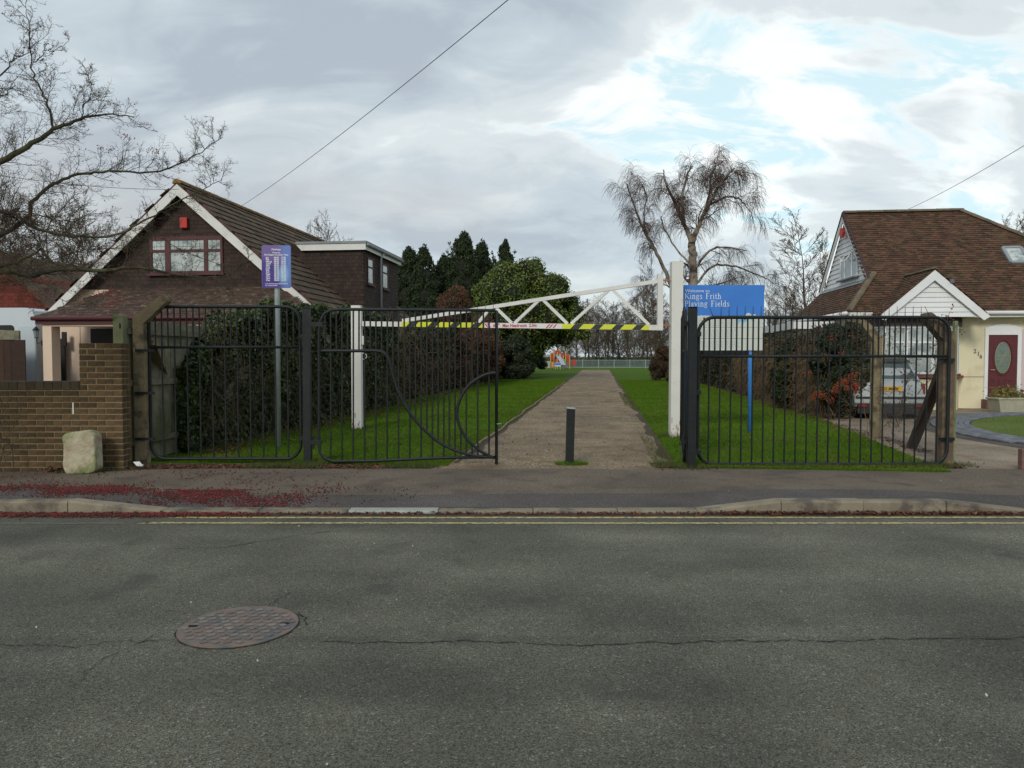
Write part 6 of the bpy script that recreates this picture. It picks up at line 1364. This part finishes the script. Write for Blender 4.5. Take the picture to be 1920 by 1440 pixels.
t.part('berries', octa(C2, .013, 'berries', None, np.array(t.org)), mat('orange_berry', (.36, .065, .015), .5, (.25, .04, .012), 12, island=.4), stuff=True)
# ivy hanging on the right fence, twiggy shrub at left edge, weeds, litter
S = []; rn = random.Random(77)
VT = [dict(n=6, wob=.25, up=.02, ch=7, cl=.5, ang=(30, 80), cr=.7, rmin=.003), dict(n=5, wob=.3, up=-.05, ch=4, cl=.5, ang=(30, 80), cr=.7, rmin=.002), dict(n=4, wob=.3, up=-.08, ch=0, cl=.4, rmin=.0018)]
for px, py, Y in ((1650, 812, 12.9), (1690, 780, 12.2), (1685, 800, 12.4), (1625, 815, 13.6), (1668, 800, 12.8), (1655, 700, 13.0), (1720, 740, 11.8), (1700, 720, 12), (1740, 700, 11.0), (1642, 660, 13.3)): grow(S, tuple(P(px, py, Y)), (rn.gauss(0, .3), rn.gauss(0, .3), 1), rn.uniform(.7, 1.3), .007, 0, VT, rn)
org = P(1668, 830, 12.8); t = Thing('climber', 'dry leafless climber tangled in the chain link fence in front of the car', 'climber', (org.x, 12.8, .05)); t.part('stems', segmesh('stems', [s[:4] for s in S], 4, np.array(t.org)), M_deadv)
tipz = np.array([s[1] for s in S if s[2] < .004]); t.part('dry_leaves', leafmesh('dry_leaves', tipz[::2], .035, None, .6, 1, np.array(t.org)), mat('dry_pink_leaf', (.14, .07, .055), .8, (.11, .09, .045), 5, island=.5), stuff=True)
S = []
for px, py in ((-30, 868), (0, 872), (10, 866), (-60, 875), (25, 874)): grow(S, tuple(P(px, py, 9.3)), (rn.uniform(-.1, .6), rn.gauss(0, .1), 1), rn.uniform(.6, 1.15), .007, 0, VT, rn)
t = Thing('bare_shrub', 'leafless twiggy shrub at the left edge in front of the brick wall', 'shrub', (P(0, 872, 9.3).x, 9.3, .05)); t.part('stems', segmesh('stems', [s[:4] for s in S], 4, np.array(t.org)), M_twig)
# ---- grass
def grass(name, lab_, u0, u1, w0, w1, n, h, m, pw=1.9, turned=True, kinds_=None, mask=None):
    U = RG.uniform(u0, u1, n); W = w0+(w1-w0)*RG.random(n)**pw; A = np.stack([U, W, np.full(n, .048)], 1)
    if turned: A = LA(A)
    if mask is not None: A = A[mask(A)]
    n = len(A); ang = RG.uniform(0, 6.28, n); dist = A[:, 1]; wd = np.clip(dist*.00026, .0028, .02)[:, None]; hh = (h*RG.uniform(.5, 1.3, n)*(1+.3*np.sin(A[:, 0]*1.7)*np.sin(A[:, 1]*1.3)))[:, None]
    dx = np.stack([np.cos(ang), np.sin(ang), np.zeros(n)], 1)*wd; ln_ = np.stack([RG.normal(0, .45, n), RG.normal(0, .45, n), np.ones(n)], 1)*hh
    V = np.stack([A-dx, A+dx, A+ln_], 1).reshape(-1, 3); me = npmesh(name, V, np.arange(n*3).reshape(-1, 3)); o = link(name, me, m); o['kind'] = 'stuff'; o['label'] = lab_; o['category'] = 'grass'; return o
M_grass = mat('grass_blade', (.066, .142, .012), .9, (.100, .172, .018), 1.2, island=.5, world=True, stain=(.15, .14, .04), sscale=1.6, sth=(.56, .72), spec=.02)
grass('grass', 'bright green mown grass on the lawn left of the path', -6.3, -2.02, 9.75, 46, 210000, .036, M_grass)
grass('grass', 'bright green mown grass on the lawn right of the path', 1.02, 5.2, 9.95, 46, 200000, .036, M_grass, mask=lambda A: (A[:, 0]*CA-A[:, 1]*SA) < 4.42+.09*(A[:, 0]*SA+A[:, 1]*CA-10.2))
M_weed = mat('rough_grass', (.05, .085, .018), .8, (.09, .09, .03), 3, island=.5, world=True, spec=.2)
def edge_noise(A): return np.sin(A[:, 0]*3.7)+np.sin(A[:, 0]*9.1+1)*.6+RG.normal(0, .5, len(A)) > .1
grass('rough_grass', 'rough weedy grass under the left gate and railings', -3.6, -.95, 9.66, 10.0, 9000, .055, M_weed, 1, False, mask=edge_noise)
grass('rough_grass', 'rough weedy grass under the right railings', 1.85, 5.85, 9.68, 10.15, 11000, .05, M_weed, 1, False, mask=edge_noise)
grass('rough_grass', 'ragged grass creeping over the path margins', -2.35, -1.85, 10.2, 30, 7000, .03, M_weed, 1.5, mask=edge_noise)
grass('rough_grass', 'ragged grass creeping over the right path margin', .72, 1.08, 9.9, 30, 9000, .03, M_weed, 1.5, mask=edge_noise)
def pnoise(A): return np.sin(A[:, 0]*2.9+A[:, 1]*.7)+np.sin(A[:, 0]*6.3-A[:, 1]*2.1+2)*.8+np.sin(A[:, 1]*1.9)*.6+RG.normal(0, .35, len(A)) > 1.25
grass('moss_patches', 'low moss and grass growing in patches over the path', -1.85, .85, 10.0, 34, 16000, .012, M_weed, 1.6, mask=pnoise)
for lab_, x_, y_, r_ in (('weeds added as contact shade round the foot of the left barrier post', xL, YL, .22), ('weeds added as contact shade round the foot of the tall white post', xR, YR, .26), ('weeds added as contact shade round the foot of the left gate post', xpl, 10.08, .22), ('weeds added as contact shade round the foot of the right gate post', xpr, 9.72, .26), ('weeds added as contact shade at the foot of the pale boundary stone', P(155, 888, SY).x, SY+.12, .36), ('weeds added as contact shade between the left concrete posts', P(250, 870, 10).x, 9.85, .32), ('weeds added as contact shade at the foot of the right concrete post', P(1775, 870, 10).x, 9.98, .3)):  # weeds and leaves added at these feet to stand in for contact shadow
    grass('contact_shade_tuft', lab_, x_-r_*1.4, x_+r_*1.4, y_-r_, y_+r_, 900, .07, M_weed, 1, False, mask=lambda A: ((A[:, 0]-x_)/(r_*1.3))**2+((A[:, 1]-y_)/(r_*.8))**2+RG.normal(0, .2, len(A)) < .8)
    litter_pts = np.stack([RG.normal(x_, r_*.7, 60), RG.normal(y_-.05, r_*.4, 60)], 1); wl_ = leafmesh('contact_shade_leaves', np.stack([litter_pts[:, 0], litter_pts[:, 1], .056+RG.uniform(0, .015, 60)], 1), .04, np.tile([[0, 0, 1.]], (60, 1)), .6, .5); o = link('contact_shade_leaves', wl_, MATS['bramble_leaf']); tag(o, 'dead leaves added with '+lab_, 'leaves', None, 'stuff')
grass('grass_tuft', 'small green grass tuft round the foot of the bollard', bp.x-.2, bp.x+.26, 9.93, 10.2, 1500, .045, M_grass, 1, False, mask=lambda A: ((A[:, 0]-bp.x-.02)/.24)**2+((A[:, 1]-10.05)/.13)**2+RG.normal(0, .15, len(A)) < .9)
grass('grass', 'yellowish grass on the round front lawn at the right', 9, 14, 11, 18.6, 60000, .035, mat('front_grass', (.10, .15, .022), .8, (.14, .17, .035), 1.5, island=.4, world=True, spec=.2), 1, False, mask=lambda A: (A[:, 0]-LC[0])**2+(A[:, 1]-LC[1])**2 < 5.4**2)
# ---- fallen leaves and berries
M_leaf = mat('fallen_leaf', (.15, .065, .028), .8, (.10, .045, .025), 5, island=.6, world=True); M_leafr = mat('fallen_leaf_red', (.085, .030, .018), .85, (.14, .06, .03), 4, island=.5, world=True)
def litter(name, lab_, cat, XY, size, m, z=None, turned=False):
    A = np.stack([XY[:, 0], XY[:, 1], np.zeros(len(XY))], 1)
    if turned: A = LA(A)
    A[:, 2] = .054+RG.uniform(0, .012, len(A)) if z is None else z(A)
    me = leafmesh(name, A, size, np.tile([[0, 0, 1.]], (len(A), 1)), .6, .45); o = link(name, me, m); o['kind'] = 'stuff'; o['label'] = lab_; o['category'] = cat; return o
rr2 = lambda a, b_, n: RG.uniform(a, b_, n)
litter('leaf_litter', 'brown fallen leaves along the foot of the ivy hedge', 'leaves', np.stack([-6.05+np.abs(RG.normal(0, .28, 4200)), 10.6+30*RG.random(4200)**1.5], 1), .06, M_leaf, None, True)
litter('leaf_litter', 'brown fallen leaves at the foot of the right hedge', 'leaves', np.stack([5.1-np.abs(RG.normal(0, .25, 1800)), 12+28*RG.random(1800)**1.2], 1), .055, M_leaf, None, True)
litter('leaf_litter', 'dead leaves caught under the left railings and along the wall', 'leaves', np.stack([rr2(-7, -1.5, 2400), 9.68+np.abs(RG.normal(0, .16, 2400))], 1), .045, M_leafr)
litter('leaf_litter', 'dead leaves caught under the right railings', 'leaves', np.stack([rr2(1.9, 5.9, 1500), 9.70+np.abs(RG.normal(0, .08, 1500))], 1), .045, M_leafr)
litter('leaf_litter', 'dead leaves piled against the boundary stone', 'leaves', np.stack([rr2(-5.9, -5.35, 260), rr2(9.3, 9.5, 260)], 1), .05, M_leaf, lambda A: .05+RG.uniform(0, .06, len(A)))
litter('gutter_leaves', 'dark red brown leaves in the gutter below the kerb', 'leaves', np.stack([rr2(-9, 9, 2600), 7.12-np.abs(RG.normal(0, .035, 2600))], 1), .034, M_leafr, lambda A: .006+RG.uniform(0, .018, len(A)))
litter('gutter_leaves', 'brown leaves heaped below the high kerb stones at the right', 'leaves', np.stack([rr2(2.0, 5.2, 900), 7.11-np.abs(RG.normal(0, .035, 900))], 1), .034, M_leafr, lambda A: .006+RG.uniform(0, .03, len(A)))
litter('path_leaves', 'scattered leaf scraps on the path', 'leaves', np.stack([rr2(-1.8, .9, 260), 9.9+26*RG.random(260)], 1), .04, M_leafr, None, True)
litter('lawn_leaves', 'scattered dead leaves on the grass', 'leaves', np.stack([np.where(RG.random(1100) < .5, rr2(-6, -2, 1100), rr2(1.1, 4.6, 1100)), 10+14*RG.random(1100)], 1), .045, M_leaf, lambda A: .07+0*A[:, 0], True)
bx = []; 
def nz(x, y): return math.sin(x*2.3+y*3.1)+math.sin(x*5.9-y*2.2+1)*.7+math.sin(x*11+y*7)*.4
rn = random.Random(41)
def addb(x, y, z=None): bx.append((x, y, (pavez(x, y) if y > KY1 else (kz(x) if y > KY0 else .0))+rn.uniform(.006, .016)))
while len(bx) < 11000:
    k = rn.random()
    if k < .24:
        x = -6.2+rn.random()**1.1*3.9; y = KY0-abs(rn.gauss(0, .07)); 
        if rn.random() < np.interp(x, [-6, -3.4, -2.6, -2.2], [1, 1, .35, .02]): addb(x, y-.02)
    elif k < .62:
        x = rn.gauss(-4.6, 1.1); y = rn.gauss(7.9, .17)+.06*math.sin(x*3)
        if nz(x, y)+rn.gauss(0, .9) > .5 and x < -2.7 : addb(x, y)
    elif k < .92:
        x = rn.gauss(-3.2, .75); y = rn.uniform(7.2, 8.15)+.1*(x+3.2)
        if nz(x, y*1.4)+rn.gauss(0, .9) > .35 and y > KY1: addb(x, y)
    else:
        x = rn.uniform(-6.5, -1.9); y = rn.uniform(7.3, 9.55)
        if nz(x, y)+rn.gauss(0, .9) > .5: addb(x, y)
M_berry2 = mat('fallen_berry', (.17, .014, .013), .6, (.06, .016, .011), 8, island=.6, world=True)
o = link('fallen_berries', octa(bx, .0085, 'fallen_berries', None), M_berry2); o['kind'] = 'stuff'; o['label'] = 'crushed red berries scattered over the left pavement and gutter'; o['category'] = 'berries'
# small scraps on the asphalt
n_ = 120; A = np.stack([RG.uniform(-6, 6, n_), RG.uniform(2.6, 9.3, n_)], 1); litter('paper_scraps', 'tiny pale chips scattered on the road and pavement', 'debris', A, .018, mat('pale_chip', (.40, .37, .32), .9), lambda A: np.array([(.004 if y < KY0 else pavez(x, y)+.004) for x, y in A[:, :2]]))
q = G(300, 865); tag(link('litter_scrap', leafmesh('litter_scrap', [(q.x, 9.75, .10), (q.x+.02, 9.77, .08)], .12, [[.3, -1, .4], [.1, -1, .8]], .5, .1), M_upvc), 'crumpled white litter under the left railings', 'litter')
# ================================================================ PLAYGROUND AND PARK FENCE
YP = 84.0; XX = lambda px: P(px, 690, YP).x; ZZ = lambda py: P(1100, py, YP).z
pf = Thing('park_fence', 'long low grey green railing across the park behind the path', 'fence', (XX(1075), YP+4, 0))
M_pf = mat('grey_green_rail', (.22, .30, .29), .6)
xa, xb = XX(1068), XX(1222)*1.04
for z in (.12, 1.0): pf.part('rail', MB().bar((xa, YP+4, z), (xb, YP+4, z), .04, .05), M_pf)
mb = MB(); x = xa
while x < xb: mb.bar((x, YP+4, .1), (x, YP+4, 1.0), .028, .028, (0, 1, 0)); x += .10
pf.part('bars', mb, M_pf, stuff=True)
x = xa
while x < xb: pf.part('post', MB().box((x-.04, YP+3.96, 0), (x+.04, YP+4.04, 1.08)), M_pf); x += 1.85
pg = Thing('climbing_frame', 'orange and yellow playground climbing frame with red panels far down the path', 'playground', (XX(1048), YP, 0))
M_or = mat('orange_pole', (.62, .27, .07), .5); M_yl = mat('yellow_pole', (.60, .36, .08), .5); M_rd = mat('red_panel', (.42, .045, .03), .5); M_gr = mat('green_panel', (.10, .42, .08), .5); M_gy = mat('grey_panel', (.28, .36, .34), .6)
for px, pt_, pb, m, y_ in ((1017, 673, 691, M_yl, .2), (1033, 661, 691, M_or, .5), (1040, 656, 690, M_yl, 1.5), (1045, 661, 690, M_yl, 0), (1051, 655, 690, M_yl, 1.5), (1057, 667, 690, M_yl, .8), (1062, 658, 690, M_yl, 1.2), (1068, 665, 691, M_or, 0)):
    pg.part('pole', MB().tube([(XX(px), YP+y_, 0), (XX(px), YP+y_, ZZ(pt_))], .06, 6), m)
for px, w_, a, b_, m, y_ in ((1036, 5, 664, 676, M_rd, .6), (1047, 8, 657, 663, M_rd, 1.4), (1056, 7, 662, 668, M_rd, 1.0), (1065, 6, 666, 680, M_rd, .7), (1042, 5, 674, 679, M_rd, .3), (1057, 8, 673, 679, M_gr, .4), (1058, 5, 680, 690, M_gy, .1), (1029, 6, 677, 690, M_gy, .2), (1023, 5, 677, 691, M_yl, .3), (1036, 4, 678, 689, M_or, .3), (1051, 12, 678, 680, M_rd, 1.0)):
    pg.part('panel', MB().box((XX(px-w_/2), YP+y_, ZZ(b_)), (XX(px+w_/2), YP+y_+.08, ZZ(a))), m)
pg.part('slide', MB().bar((XX(1047), YP-.2, ZZ(668)), (XX(1055), YP-1.8, ZZ(684)), .5, .05, (0, 0, 1)), mat('grey_slide', (.35, .34, .42), .4))
ps = Thing('playground_sign', 'small blue and white sign in front of the climbing frame', 'sign', (XX(1046), YP-3, 0)); YQ = YP-3
XQ = lambda px: P(px, 690, YQ).x; ZQ = lambda py: P(1046, py, YQ).z
bd = ps.part('board', MB().box((XQ(1040), YQ, ZQ(687)), (XQ(1052), YQ+.04, ZQ(680))), M_upvc); ps.part('blue_band', MB().box((XQ(1040.4), YQ-.006, ZQ(685)), (XQ(1051.6), YQ-.001, ZQ(680.6))), M_blue, bd)
for px in (1041, 1051): ps.part('post', MB().box((XQ(px)-.03, YQ+.045, 0), (XQ(px)+.03, YQ+.1, ZQ(681))), M_galv)
rbn = tag(link('litter_bin', MB().prism([(XX(1072), YP-1, ZZ(685)), (XX(1077), YP-1, ZZ(685)), (XX(1079), YP-1, ZZ(677)), (XX(1076), YP-1, ZZ(674)), (XX(1072), YP-1, ZZ(674))][::-1], (0, .5, 0)).box((XX(1073), YP-.9, 0), (XX(1074), YP-.7, ZZ(685))).mesh('litter_bin', (XX(1074), YP-1, 0)), M_rd, loc=(XX(1074), YP-1, 0)), 'bright red bin on a post at the right of the climbing frame', 'bin')
# ================================================================ OVERHEAD WIRES
def wire(name, a, b_, sag, lab_, wr_=.006):
    pts = [a+(b_-a)*(k/24)-Vector((0, 0, sag*4*(k/24)*(1-k/24))) for k in range(25)]
    tag(link(name, MB().tube(pts, wr_, 5).mesh(name, tuple(a)), mat('wire_'+name, (.10, .10, .11), .7) if 'wire_'+name not in MATS else MATS['wire_'+name], loc=a), lab_, 'cable')
wire('overhead_cable', P(453, 386, 24), P(1010, -48, 9), .12, 'thin cable running from the brown bungalow up across the sky to the top centre')
wire('overhead_cable', P(1690, 398, 24), P(2050, 192, 11), .10, 'thin cable rising from the clay tiled roof to the right edge')
wire('overhead_cable', P(335, 355, 20), P(-60, 320, 14), .10, 'thin cable from the brown gable into the branches at the left')
